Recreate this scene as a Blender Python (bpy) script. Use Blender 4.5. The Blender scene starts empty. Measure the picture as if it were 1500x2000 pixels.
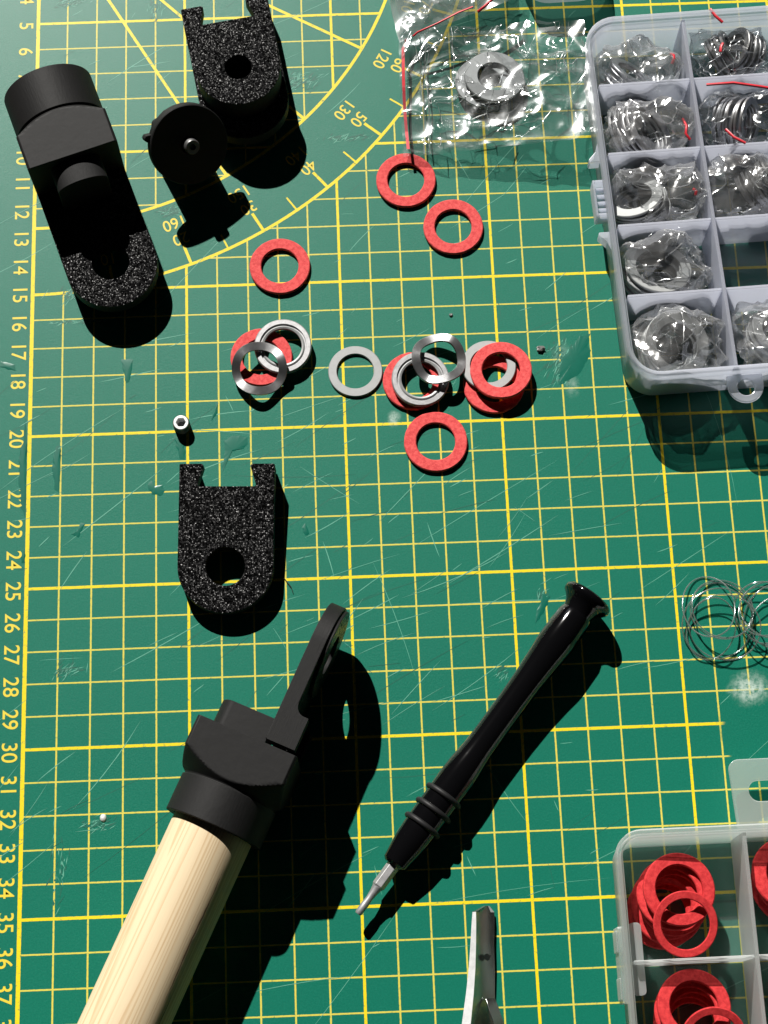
import bpy, bmesh, math, random
from mathutils import Vector, Matrix, noise
from math import sin, cos, pi, radians

# Everything below is written in centimetres on the mat's own grid (x = grid column,
# y = minus grid row, z = height) and is brought to metres at the very end.
SC = bpy.context.scene
COL = SC.collection
U = 0.01

# ------------------------------------------------------------------ camera
cam_d = bpy.data.cameras.new('camera')
cam = bpy.data.objects.new('camera', cam_d)
COL.objects.link(cam)
SC.camera = cam
cam_d.sensor_fit = 'VERTICAL'
cam_d.sensor_height = 24.0
cam_d.lens = 24.0 * 3501.45 / 2000.0
cam_d.clip_start = 0.01
cam_d.clip_end = 50.0
CAM_ROT = Matrix(((0.99922, 0.03637, -0.01532), (-0.03929, 0.95324, -0.29966), (0.0037, 0.30003, 0.95392)))
cam.matrix_world = Matrix.Translation(Vector((10.264, -39.737, 53.519)) * U) @ CAM_ROT.to_4x4()

# ------------------------------------------------------------------ light
SUN_AZ = radians(-70.5)          # direction in which shadows fall on the mat
SUN_EL = radians(39.8)
sun_d = bpy.data.lights.new('sunlight', 'SUN')
sun_d.energy = 5.0
sun_d.angle = radians(0.5)
sun_d.color = (1.0, 0.965, 0.91)
sun = bpy.data.objects.new('sunlight', sun_d)
COL.objects.link(sun)
ray = Vector((cos(SUN_AZ) * cos(SUN_EL), sin(SUN_AZ) * cos(SUN_EL), -sin(SUN_EL)))
sun.rotation_euler = ray.to_track_quat('-Z', 'Y').to_euler()

# the pale sky in the window the sunlight comes through
win_d = bpy.data.lights.new('window_light', 'AREA')
win_d.shape = 'RECTANGLE'
win_d.size = 0.45
win_d.size_y = 0.6
win_d.energy = 0.38
win_d.color = (0.78, 0.88, 1.0)
win = bpy.data.objects.new('window_light', win_d)
COL.objects.link(win)
win.location = (-0.55, 1.75, 1.15)
win.rotation_euler = (Vector((0.1, -0.2, 0)) - Vector(win.location)).to_track_quat('-Z', 'Y').to_euler()

W = bpy.data.worlds.new('World')
SC.world = W
W.use_nodes = True
bgn = W.node_tree.nodes['Background']
bgn.inputs['Color'].default_value = (0.85, 0.93, 1.0, 1)
bgn.inputs['Strength'].default_value = 0.004

SC.view_settings.view_transform = 'Standard'
SC.view_settings.look = 'None'
SC.view_settings.exposure = 0.40
SC.view_settings.gamma = 1.0
SC.view_settings.use_curve_mapping = False
SC.cycles.transparent_max_bounces = 40
SC.cycles.max_bounces = 10
SC.cycles.use_denoising = True
SC.cycles.caustics_reflective = False
SC.cycles.caustics_refractive = False

# ------------------------------------------------------------------ node helpers
class E:
    """a value socket with arithmetic"""
    def __init__(self, nt, s): self.nt, self.s = nt, s
    def _m(self, op, *args, clamp=False):
        n = self.nt.nodes.new('ShaderNodeMath'); n.operation = op; n.use_clamp = clamp
        for i, a in enumerate((self,) + args):
            if isinstance(a, E): self.nt.links.new(a.s, n.inputs[i])
            else: n.inputs[i].default_value = a
        return E(self.nt, n.outputs[0])
    def __add__(self, o): return self._m('ADD', o)
    def __sub__(self, o): return self._m('SUBTRACT', o)
    def __mul__(self, o): return self._m('MULTIPLY', o)
    def __truediv__(self, o): return self._m('DIVIDE', o)
    def lt(self, o): return self._m('LESS_THAN', o)
    def gt(self, o): return self._m('GREATER_THAN', o)
    def abs(self): return self._m('ABSOLUTE')
    def max(self, o): return self._m('MAXIMUM', o)
    def min(self, o): return self._m('MINIMUM', o)
    def round(self): return self._m('ROUND')
    def sqrt(self): return self._m('SQRT')
    def atan2(self, o): return self._m('ARCTAN2', o)
    def inv(self): return self * -1.0 + 1.0
    def sat(self): return self._m('ADD', 0.0, clamp=True)

def smooth(v, a, b):
    """0 below a, 1 above b"""
    n = v.nt.nodes.new('ShaderNodeMapRange'); n.interpolation_type = 'SMOOTHSTEP'
    v.nt.links.new(v.s, n.inputs[0]); n.inputs[1].default_value = a; n.inputs[2].default_value = b
    return E(v.nt, n.outputs[0])

def new_mat(name):
    m = bpy.data.materials.new(name); m.use_nodes = True
    nt = m.node_tree
    return m, nt, nt.nodes['Principled BSDF']

def cm_coords(nt):
    tc = nt.nodes.new('ShaderNodeTexCoord')
    vm = nt.nodes.new('ShaderNodeVectorMath'); vm.operation = 'SCALE'
    nt.links.new(tc.outputs['Object'], vm.inputs[0]); vm.inputs['Scale'].default_value = 100.0
    return vm.outputs[0]

def stretch(nt, vec, sc, rot=(0, 0, 0), loc=(0, 0, 0)):
    mp = nt.nodes.new('ShaderNodeMapping')
    nt.links.new(vec, mp.inputs[0]); mp.inputs['Scale'].default_value = sc
    mp.inputs['Rotation'].default_value = rot; mp.inputs['Location'].default_value = loc
    return mp.outputs[0]

def nz(nt, vec, scale, detail=3, rough=0.5, dist=0.0):
    n = nt.nodes.new('ShaderNodeTexNoise'); nt.links.new(vec, n.inputs['Vector'])
    n.inputs['Scale'].default_value = scale; n.inputs['Detail'].default_value = detail
    n.inputs['Roughness'].default_value = rough; n.inputs['Distortion'].default_value = dist
    return E(nt, n.outputs['Fac'])

def vor(nt, vec, scale, feature='F1'):
    n = nt.nodes.new('ShaderNodeTexVoronoi'); n.feature = feature
    nt.links.new(vec, n.inputs['Vector']); n.inputs['Scale'].default_value = scale
    return n

def mix(nt, fac, a, b):
    n = nt.nodes.new('ShaderNodeMix'); n.data_type = 'RGBA'
    for i, v in ((0, fac), (6, a), (7, b)):
        if isinstance(v, E): nt.links.new(v.s, n.inputs[i])
        elif hasattr(v, 'links'): nt.links.new(v, n.inputs[i])
        elif isinstance(v, (int, float)): n.inputs[i].default_value = v
        else: n.inputs[i].default_value = (*v, 1)
    return n.outputs[2]

def bump(nt, h, strength, dist_cm, normal=None):
    n = nt.nodes.new('ShaderNodeBump'); nt.links.new(h.s, n.inputs['Height'])
    n.inputs['Strength'].default_value = strength; n.inputs['Distance'].default_value = dist_cm * U
    if normal is not None: nt.links.new(normal, n.inputs['Normal'])
    return n.outputs[0]

def put(nt, sock, v):
    if isinstance(v, E): nt.links.new(v.s, sock)
    elif hasattr(v, 'links'): nt.links.new(v, sock)
    elif isinstance(v, tuple): sock.default_value = (*v, 1) if len(v) == 3 else v
    else: sock.default_value = v

# ------------------------------------------------------------------ materials
GREEN = (0.004, 0.170, 0.104)

def mat_cutting():
    m, nt, b = new_mat('cutting mat vinyl')
    v = cm_coords(nt)
    sx = nt.nodes.new('ShaderNodeSeparateXYZ'); nt.links.new(v, sx.inputs[0])
    x, y = E(nt, sx.outputs[0]), E(nt, sx.outputs[1]) * -1.0
    r = (x * x + y * y).sqrt()
    dx = (x - x.round()).abs(); dy = (y - y.round()).abs()
    d5x = (x - (x / 5.0).round() * 5.0).abs(); d5y = (y - (y / 5.0).round() * 5.0).abs()
    edge = nz(nt, v, 9.0, 2) * 0.016 - 0.008           # ragged print edge
    thin = (dx + edge).lt(0.0265).max((dy + edge).lt(0.0245))
    thick = (d5x + edge).lt(0.043).max((d5y + edge).lt(0.046))
    off = r.lt(12.72).max(r.gt(15.1))                   # no grid between the two arcs
    inside = x.gt(-0.04)
    # erased patch of print
    ex = (x - 22.1) / 1.25; ey = (y - 30.4) / 1.55
    er = (ex * ex + ey * ey).sqrt() + (nz(nt, v, 1.6, 4) - 0.5) * 0.7
    keep = smooth(er, 0.80, 1.0)
    thin = thin * off * inside * keep; thick = thick * off * inside * keep
    # border line, protractor arcs, radial lines and ticks
    border = (x.abs() + edge).lt(0.062)
    arcs = ((r - 12.72).abs() + edge).lt(0.052).max(((r - 15.1).abs() + edge).lt(0.052)) * inside
    ang = x.atan2(y) * (180 / pi)
    def rays(step, w):
        da = (ang - (ang / step).round() * step).abs() * (pi / 180)
        return (da * r + edge).lt(w)
    rad = rays(15.0, 0.050) * r.lt(12.72) * inside * ang.gt(22.0)
    tick = (rays(10.0, 0.048) * r.gt(14.36) + rays(5.0, 0.030) * r.gt(14.52)) * r.lt(15.1) * inside
    heavy = thick.max(border).max(arcs).max(rad).max(tick).sat()
    light = thin.sat()
    wear = smooth(nz(nt, v, 7.0, 5, 0.7), 0.25, 0.46)
    wear2 = smooth(nz(nt, v, 30.0, 3, 0.6), 0.2, 0.42)
    ink = heavy.max(light * 0.93) * wear * (wear2 * 0.45 + 0.55)
    # vinyl
    big = nz(nt, v, 0.16, 3); fine = nz(nt, v, 17.0, 5, 0.7); grain = nz(nt, v, 75.0, 2)
    base = mix(nt, big, (0.0004, 0.131, 0.084), (0.0007, 0.152, 0.096))
    base = mix(nt, smooth(fine, 0.38, 0.68) * 0.5, base, (0.002, 0.178, 0.116))
    base = mix(nt, smooth(nz(nt, v, 26.0, 3, 0.7), 0.52, 0.74) * 0.45, base, (0.0005, 0.100, 0.068))
    # white scuffed powder marks
    def smudge(cx, cy, rx, ry, amt):
        a = (x - cx) / rx; c = (y - cy) / ry
        d = (a * a + c * c).sqrt() + (nz(nt, v, 2.5, 5, 0.7) - 0.5) * 0.9
        return smooth(d, 1.0, 0.15) * smooth(nz(nt, v, 7, 5, 0.65), 0.25, 0.65) * amt
    pow_ = smudge(22.0, 28.95, 0.75, 0.65, 0.95).max(smudge(11.55, 19.8, 0.28, 0.33, 0.75)).max(
        smudge(17.1, 17.9, 0.5, 0.7, 0.22)).max(smudge(17.3, 18.9, 0.3, 0.5, 0.35))
    yel = mix(nt, heavy, (0.70, 0.60, 0.085), (0.80, 0.63, 0.012))
    c = mix(nt, ink, base, yel)
    c = mix(nt, pow_, c, (0.48, 0.60, 0.53))
    nt.links.new(c, b.inputs['Base Color'])
    put(nt, b.inputs['Roughness'], (fine - 0.5) * 0.12 + 0.395)
    b.inputs['Specular IOR Level'].default_value = 0.34
    nb = bump(nt, grain, 0.30, 0.010)
    nb = bump(nt, fine, 0.30, 0.016, nb)
    nb = bump(nt, ink, 0.4, 0.006, nb)
    nt.links.new(nb, b.inputs['Normal'])
    return m

def mat_simple(name, col, rough=0.5, metal=0.0, spec=0.5, var=0.0, vscale=3.0, bscale=None, bstr=0.0, bdist=0.01, rvar=0.0):
    m, nt, b = new_mat(name)
    v = cm_coords(nt)
    if var:
        f = nz(nt, v, vscale, 4, 0.6)
        c = mix(nt, f, tuple(k * (1 - var) for k in col), tuple(min(1, k * (1 + var)) for k in col))
        nt.links.new(c, b.inputs['Base Color'])
    else:
        b.inputs['Base Color'].default_value = (*col, 1)
    if rvar:
        put(nt, b.inputs['Roughness'], (nz(nt, v, vscale * 2.3, 4) - 0.5) * rvar + rough)
    else:
        b.inputs['Roughness'].default_value = rough
    b.inputs['Metallic'].default_value = metal
    b.inputs['Specular IOR Level'].default_value = spec
    if bscale:
        nt.links.new(bump(nt, nz(nt, v, bscale, 3), bstr, bdist), b.inputs['Normal'])
    return m

def mat_layered():
    m, nt, b = new_mat('black printed plastic')
    v = cm_coords(nt)
    lay = nz(nt, stretch(nt, v, (3, 3, 70)), 1.0, 2)
    f = nz(nt, v, 12, 4)
    nt.links.new(mix(nt, f, (0.006, 0.006, 0.0062), (0.011, 0.011, 0.0112)), b.inputs['Base Color'])
    b.inputs['Roughness'].default_value = 0.62
    b.inputs['Specular IOR Level'].default_value = 0.28
    nb = bump(nt, lay, 0.45, 0.014)
    nt.links.new(bump(nt, nz(nt, v, 60, 2), 0.3, 0.008, nb), b.inputs['Normal'])
    return m

def mat_speckle():
    m, nt, b = new_mat('black plastic with textured bed finish')
    v = cm_coords(nt)
    w = vor(nt, v, 21.0)
    w.inputs['Randomness'].default_value = 1.0
    n2 = nz(nt, v, 30.0, 3, 0.7)
    b.inputs['Base Color'].default_value = (0.007, 0.007, 0.0075, 1)
    put(nt, b.inputs['Roughness'], (n2 - 0.5) * 0.2 + 0.29)
    b.inputs['Specular IOR Level'].default_value = 0.25
    # every grain of the textured print bed leaves its own little tilted facet
    sub = nt.nodes.new('ShaderNodeVectorMath'); sub.operation = 'SUBTRACT'
    nt.links.new(w.outputs['Color'], sub.inputs[0]); sub.inputs[1].default_value = (0.5, 0.5, 0.5)
    scl = nt.nodes.new('ShaderNodeVectorMath'); scl.operation = 'SCALE'; scl.inputs['Scale'].default_value = 1.75
    nt.links.new(sub.outputs[0], scl.inputs[0])
    geo = nt.nodes.new('ShaderNodeNewGeometry')
    add = nt.nodes.new('ShaderNodeVectorMath'); add.operation = 'ADD'
    nt.links.new(geo.outputs['Normal'], add.inputs[0]); nt.links.new(scl.outputs[0], add.inputs[1])
    nrm = nt.nodes.new('ShaderNodeVectorMath'); nrm.operation = 'NORMALIZE'
    nt.links.new(add.outputs[0], nrm.inputs[0])
    nb = bump(nt, E(nt, w.outputs['Distance']), 0.7, 0.03, nrm.outputs[0])
    nt.links.new(nb, b.inputs['Normal'])
    return m

def mat_fibre(name, a, bcol, scale=11.0):
    m, nt, b = new_mat(name)
    v = cm_coords(nt)
    f = nz(nt, v, scale, 5, 0.7); g = nz(nt, v, 55, 3, 0.7)
    nt.links.new(mix(nt, smooth(f * 0.7 + g * 0.3, 0.36, 0.64), a, bcol), b.inputs['Base Color'])
    b.inputs['Roughness'].default_value = 0.75
    b.inputs['Specular IOR Level'].default_value = 0.3
    nb = bump(nt, f, 0.6, 0.03)
    nt.links.new(bump(nt, g, 0.4, 0.012, nb), b.inputs['Normal'])
    return m

def mat_steel(name, col=(0.46, 0.46, 0.47), rough=0.42, aniso=0.0, metal=1.0):
    m, nt, b = new_mat(name)
    v = cm_coords(nt)
    f = nz(nt, v, 6, 5, 0.65); g = nz(nt, v, 45, 3, 0.7)
    nt.links.new(mix(nt, f, tuple(k * .8 for k in col), tuple(min(1, k * 1.15) for k in col)), b.inputs['Base Color'])
    b.inputs['Metallic'].default_value = metal
    put(nt, b.inputs['Roughness'], (f - 0.5) * 0.2 + rough)
    nt.links.new(bump(nt, g, 0.22, 0.008), b.inputs['Normal'])
    return m

def mat_wood():
    m, nt, b = new_mat('pale pine')
    v = cm_coords(nt)
    g1 = nz(nt, stretch(nt, v, (2.3, 0.035, 2.3), loc=(0.3, 0.2, 0.9)), 1.0, 1.5, 0.45, 0.25)
    saw = (g1 * 7.0)._m('FRACT')
    ring = smooth(saw, 0.35, 0.95) * smooth(saw, 1.0, 0.93)
    fib = nz(nt, stretch(nt, v, (26, 0.9, 26)), 1.0, 4, 0.6)
    pores = nz(nt, stretch(nt, v, (60, 3.0, 60)), 1.0, 2)
    c = mix(nt, ring * 0.62, (0.72, 0.575, 0.375), (0.50, 0.32, 0.155))
    c = mix(nt, smooth(fib, 0.35, 0.7) * 0.25, c, (0.72, 0.62, 0.42))
    c = mix(nt, smooth(pores, 0.62, 0.8) * 0.10, c, (0.42, 0.30, 0.17))
    nt.links.new(c, b.inputs['Base Color'])
    b.inputs['Roughness'].default_value = 0.62
    b.inputs['Specular IOR Level'].default_value = 0.3
    nt.links.new(bump(nt, fib * 0.7 + pores * 0.3, 0.30, 0.012), b.inputs['Normal'])
    return m

def mat_film(name, tint=(0.96, 0.98, 0.99), gloss=0.12, haze=0.05, rough=0.10, crease=0.0, scat=(0.92, 0.94, 0.95), fres=0.3):
    """thin clear plastic film: passes light straight through, mirrors a little, hazes a little"""
    m, nt, b = new_mat(name)
    nt.nodes.remove(b)
    out = nt.nodes['Material Output']
    tr = nt.nodes.new('ShaderNodeBsdfTransparent'); tr.inputs[0].default_value = (*tint, 1)
    gl = nt.nodes.new('ShaderNodeBsdfGlossy'); gl.inputs['Roughness'].default_value = rough
    gl.inputs[0].default_value = (1, 1, 1, 1)
    tl = nt.nodes.new('ShaderNodeBsdfTranslucent'); tl.inputs[0].default_value = (*scat, 1)
    df = nt.nodes.new('ShaderNodeBsdfDiffuse'); df.inputs[0].default_value = (*scat, 1)
    lw = nt.nodes.new('ShaderNodeLayerWeight'); lw.inputs['Blend'].default_value = 0.35
    fac = (E(nt, lw.outputs['Fresnel']) * fres + gloss).sat()
    hz = nt.nodes.new('ShaderNodeMixShader'); nt.links.new(tl.outputs[0], hz.inputs[1]); nt.links.new(df.outputs[0], hz.inputs[2])
    hz.inputs[0].default_value = 0.4
    m1 = nt.nodes.new('ShaderNodeMixShader')
    nt.links.new(tr.outputs[0], m1.inputs[1]); nt.links.new(hz.outputs[0], m1.inputs[2])
    fz = E(nt, lw.outputs['Facing'])
    put(nt, m1.inputs[0], (fz * fz * fz * (haze * 3.0) + haze).sat())
    m2 = nt.nodes.new('ShaderNodeMixShader')
    put(nt, m2.inputs[0], fac)
    nt.links.new(m1.outputs[0], m2.inputs[1]); nt.links.new(gl.outputs[0], m2.inputs[2])
    nt.links.new(m2.outputs[0], out.inputs['Surface'])
    if crease:
        v = cm_coords(nt)
        nb = bump(nt, nz(nt, v, 2.2, 3, 0.5, 0.8), crease, 0.08)
        nt.links.new(nb, gl.inputs['Normal'])
    return m

M = {
    'mat': mat_cutting(),
    'ink': mat_simple('yellow print', (0.74, 0.58, 0.04), 0.5, var=0.15, vscale=12),
    'glue': mat_simple('dried clear glue over green', (0.0005, 0.118, 0.078), 0.33, var=0.12, vscale=5),
    'scratch': mat_simple('fresh cut in vinyl', (0.10, 0.36, 0.26), 0.5, var=0.3),
    'scratch_dark': mat_simple('old cut in vinyl', (0.002, 0.11, 0.07), 0.5, var=0.2),
    'print': mat_layered(),
    'speckle': mat_speckle(),
    'red': mat_fibre('red vulcanised fibre', (0.58, 0.048, 0.052), (0.80, 0.112, 0.105), 9.0),
    'red_dark': mat_fibre('deep red fibre', (0.44, 0.016, 0.020), (0.66, 0.042, 0.044), 8.0),
    'zinc': mat_steel('dull grey washer metal', (0.34, 0.35, 0.35), 0.55, metal=0.4),
    'steel': mat_steel('bright steel', (0.50, 0.50, 0.51), 0.42, metal=0.65),
    'spring': mat_steel('spring steel', (0.44, 0.44, 0.45), 0.33, metal=0.85),
    'dark_steel': mat_steel('dark oiled steel', (0.24, 0.24, 0.24), 0.40, metal=0.8),
    'wood': mat_wood(),
    'edge': mat_steel('steel edge painted sunlit', (0.52, 0.53, 0.53), 0.45, metal=0.45),
    'crack': mat_simple('shadowed wood crack', (0.16, 0.10, 0.05), 0.8),
    'bright': mat_steel('bright nickel', (0.75, 0.76, 0.76), 0.5, metal=0.3),
    'gloss_black': mat_simple('glossy black lacquer', (0.003, 0.003, 0.0035), 0.075, spec=0.8, bscale=14, bstr=0.03, bdist=0.01),
    'rubber': mat_simple('black rubber', (0.014, 0.014, 0.015), 0.55, spec=0.35),
    'film': mat_film('clear bag film', (0.94, 0.95, 0.955), gloss=0.03, haze=0.02, rough=0.2),
    'film2': mat_film('crinkled bag film', (0.93, 0.945, 0.955), gloss=0.08, haze=0.035, rough=0.14),
    'film3': mat_film('bunched bag film', (0.95, 0.96, 0.965), gloss=0.16, haze=0.15, rough=0.17, crease=0.15, scat=(0.97, 0.97, 0.97)),
    'film4': mat_film('folded bag film', (0.93, 0.95, 0.96), gloss=0.10, haze=0.26, rough=0.18, scat=(0.93, 0.98, 1.0)),
    'fold': mat_film('folded film edge', (0.95, 0.96, 0.97), gloss=0.22, haze=0.20, rough=0.22, scat=(0.97, 0.99, 1.0)),
    'case': mat_film('frosted clear plastic', (0.95, 0.96, 0.985), gloss=0.02, haze=0.07, rough=0.25, scat=(0.86, 0.89, 0.98)),
    'case_wall': mat_film('frosted clear plastic wall', (0.98, 0.985, 1.0), gloss=0.03, haze=0.50, rough=0.25, scat=(0.87, 0.90, 1.0)),
    'pp': mat_film('milky polypropylene', (0.94, 0.96, 0.955), gloss=0.02, haze=0.07, rough=0.25, scat=(0.85, 0.93, 0.92)),
    'pp_wall': mat_film('milky polypropylene wall', (0.95, 0.965, 0.96), gloss=0.03, haze=0.38, rough=0.25, scat=(0.94, 0.99, 0.985)),
    'filament': mat_film('clear filament', (0.62, 0.68, 0.67), gloss=0.14, haze=0.17, rough=0.14),
    'zip': mat_film('clear zip ridge', (0.95, 0.96, 0.97), gloss=0.14, haze=0.35, rough=0.18),
    'red_strip': mat_simple('red zip strip', (0.62, 0.02, 0.035), 0.4, var=0.2),
    'tweezer': mat_steel('brushed tweezer steel', (0.42, 0.45, 0.43), 0.22, metal=0.97),
    'dark_reflection': mat_simple('painted dark reflection', (0.01, 0.012, 0.012), 0.5),
    'table': mat_simple('dark table top', (0.10, 0.075, 0.055), 0.5, var=0.3, vscale=0.6),
    'crumb': mat_simple('grey plastic crumb', (0.20, 0.20, 0.19), 0.4, var=0.3, vscale=12),
    'hair': mat_simple('dark stray fibre', (0.02, 0.02, 0.018), 0.5),
}

# ------------------------------------------------------------------ object helpers
def mesh_obj(name, bm, mats, parent=None, smooth_angle=None, bevel=0.0, seg=2):
    me = bpy.data.meshes.new(name)
    bmesh.ops.recalc_face_normals(bm, faces=bm.faces[:])
    bm.to_mesh(me); bm.free()
    for k in (mats if isinstance(mats, (list, tuple)) else [mats]):
        me.materials.append(M[k])
    o = bpy.data.objects.new(name, me)
    COL.objects.link(o)
    if parent is not None: o.parent = parent
    if smooth_angle is not None:
        for p in me.polygons: p.use_smooth = True
        me.set_sharp_from_angle(angle=radians(smooth_angle))
    if bevel:
        bv = o.modifiers.new('soft edge', 'BEVEL')
        bv.width = bevel * U; bv.segments = seg; bv.limit_method = 'ANGLE'; bv.angle_limit = radians(35)
    return o

def empty(name, mw=None):
    o = bpy.data.objects.new(name, None)
    o.empty_display_size = 0.005
    COL.objects.link(o)
    if mw is not None: o.matrix_world = mw
    return o

def tag(o, label, cat, group=None, kind=None):
    if label: o['label'] = label
    if cat: o['category'] = cat
    if group: o['group'] = group
    if kind: o['kind'] = kind
    return o

def copy_tree(o, parent=None):
    c = o.copy(); COL.objects.link(c); c.parent = parent
    for ch in list(o.children):
        copy_tree(ch, c)
    return c

def frame(origin, xdir, ydir):
    x = Vector(xdir).normalized(); y = Vector(ydir); y = (y - x * y.dot(x)).normalized(); z = x.cross(y)
    m = Matrix((x, y, z)).transposed().to_4x4(); m.translation = Vector(origin)
    return m

def prism(bm, outline, holes, z0, z1, mi_top=0, mi_side=0):
    """flat plate with holes, extruded from z0 to z1"""
    edges = []
    for loop in [outline] + holes:
        vs = [bm.verts.new((x, y, z0)) for x, y in loop]
        edges += [bm.edges.new((vs[i], vs[(i + 1) % len(vs)])) for i in range(len(vs))]
    r = bmesh.ops.triangle_fill(bm, edges=edges, use_beauty=True)
    faces = [f for f in r['geom'] if isinstance(f, bmesh.types.BMFace)]
    for f in faces: f.material_index = mi_top
    ex = bmesh.ops.extrude_face_region(bm, geom=faces)
    nv = [g for g in ex['geom'] if isinstance(g, bmesh.types.BMVert)]
    for v_ in nv: v_.co.z = z1
    nf = [g for g in ex['geom'] if isinstance(g, bmesh.types.BMFace)]
    for f in nf: f.material_index = mi_top
    nfs = set(nf) | set(faces)
    for v_ in nv:
        for f in v_.link_faces:
            if f not in nfs: f.material_index = mi_side

def circle(cx, cy, r, n=64, a0=0.0, a1=2 * pi):
    full = abs(a1 - a0 - 2 * pi) < 1e-6
    k = n if full else n + 1
    return [(cx + r * cos(a0 + (a1 - a0) * i / n), cy + r * sin(a0 + (a1 - a0) * i / n)) for i in range(k)]

def revolve(bm, prof, n=48, axis='Y', closed=False, mi=0):
    """prof: list of (s, r); revolves about an axis"""
    rings = []
    for s, r in prof:
        ring = []
        for i in range(n):
            a = 2 * pi * i / n
            p = {'Y': (r * cos(a), s, r * sin(a)), 'Z': (r * cos(a), r * sin(a), s)}[axis]
            ring.append(bm.verts.new(p))
        rings.append(ring)
    m = len(rings)
    for k in range(m if closed else m - 1):
        A, B = rings[k], rings[(k + 1) % m]
        for i in range(n):
            f = bm.faces.new((A[i], A[(i + 1) % n], B[(i + 1) % n], B[i])); f.material_index = mi
    if not closed:
        for ring in (rings[0], rings[-1]):
            if prof[rings.index(ring)][1] > 1e-6:
                f = bm.faces.new(ring); f.material_index = mi
    return rings

def tube(bm, pts, r, n=8, closed=False, mi=0):
    pts = [Vector(p) for p in pts]
    N = len(pts); rings = []
    prev = None
    for i, p in enumerate(pts):
        if closed: t = (pts[(i + 1) % N] - pts[i - 1]).normalized()
        else: t = (pts[min(i + 1, N - 1)] - pts[max(i - 1, 0)]).normalized()
        if prev is None:
            a = Vector((0, 0, 1)) if abs(t.z) < 0.9 else Vector((1, 0, 0))
            u = t.cross(a).normalized()
        else:
            u = (prev - t * prev.dot(t)).normalized()
        prev = u; w = t.cross(u)
        rr = r[i] if isinstance(r, (list, tuple)) else r
        rings.append([bm.verts.new(p + (u * cos(2 * pi * k / n) + w * sin(2 * pi * k / n)) * rr) for k in range(n)])
    for i in range(N if closed else N - 1):
        A, B = rings[i], rings[(i + 1) % N]
        for k in range(n):
            f = bm.faces.new((A[k], A[(k + 1) % n], B[(k + 1) % n], B[k])); f.material_index = mi
    if not closed:
        bm.faces.new(rings[0]).material_index = mi; bm.faces.new(rings[-1]).material_index = mi

def box(bm, x0, x1, y0, y1, z0, z1, mi=0):
    vs = [bm.verts.new((x, y, z)) for x in (x0, x1) for y in (y0, y1) for z in (z0, z1)]
    for q in ((0, 1, 3, 2), (4, 6, 7, 5), (0, 4, 5, 1), (2, 3, 7, 6), (0, 2, 6, 4), (1, 5, 7, 3)):
        bm.faces.new([vs[i] for i in q]).material_index = mi

# ------------------------------------------------------------------ table and cutting mat
bm = bmesh.new(); box(bm, -30, 75, -70, 25, -2.8, -0.31)
tag(mesh_obj('table_top', bm, 'table'), None, None, kind='structure')

bm = bmesh.new(); box(bm, -3.2, 57, -45, 2.6, -0.3, 0.0)
mat_o = mesh_obj('cutting_mat', bm, 'mat')
tag(mat_o, 'green cutting mat printed with a yellow centimetre grid and protractor', 'cutting mat')

def numeral(txt, cx, cy, rot, h, wscale=0.95):
    cu = bpy.data.curves.new('numeral', 'FONT')
    cu.body = txt; cu.size = h / 0.70; cu.align_x = 'CENTER'; cu.align_y = 'CENTER'; cu.offset = 0.004
    cu.space_character = 1.0
    t = bpy.data.objects.new('tmp', cu)
    COL.objects.link(t)
    dg = bpy.context.evaluated_depsgraph_get()
    me = bpy.data.meshes.new_from_object(t.evaluated_get(dg))
    bpy.data.objects.remove(t)
    me.transform(Matrix.Diagonal((wscale, 1, 1, 1)))
    me.materials.clear(); me.materials.append(M['ink'])
    o = bpy.data.objects.new('printed_number', me)
    COL.objects.link(o); o.parent = mat_o
    o.location = (cx, cy, 0.004); o.rotation_euler = (0, 0, rot)

for n in range(4, 39):
    numeral(str(n), -0.43, -n - 0.06, -pi / 2, 0.47)
for a in range(10, 90, 10):
    th = radians(a)
    for txt, r in ((str(180 - a), 13.50), (str(a), 14.10)):
        # letter tops point outwards from the protractor's centre
        numeral(txt, r * sin(th), -r * cos(th), pi + th, 0.40, 0.95)

# dried glue and cuts on the mat
RND = random.Random(11)
def blob(name, pts, z=0.003, dome=0.006, mat='glue'):
    bm = bmesh.new()
    n = len(pts); cx = sum(p[0] for p in pts) / n; cy = sum(p[1] for p in pts) / n
    outer = []
    for i in range(n):
        for k in range(9):
            a, b_ = pts[i], pts[(i + 1) % n]
            t = k / 9
            x, y = a[0] + (b_[0] - a[0]) * t, a[1] + (b_[1] - a[1]) * t
            j = 0.05 * noise.noise(Vector((x * 7, y * 7, 1.3))); j2 = 0.05 * noise.noise(Vector((x * 7, y * 7, 8.3)))
            outer.append((x + j, y + j2))
    o_ = [bm.verts.new((x, y, 0.001)) for x, y in outer]
    i_ = [bm.verts.new((cx + (x - cx) * .72, cy + (y - cy) * .72, z + dome)) for x, y in outer]
    c_ = bm.verts.new((cx, cy, z + dome * 1.1))
    N = len(o_)
    for i in range(N):
        bm.faces.new((o_[i], o_[(i + 1) % N], i_[(i + 1) % N], i_[i]))
        bm.faces.new((i_[i], i_[(i + 1) % N], c_))
    return mesh_obj(name, bm, mat, mat_o, smooth_angle=60)

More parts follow.
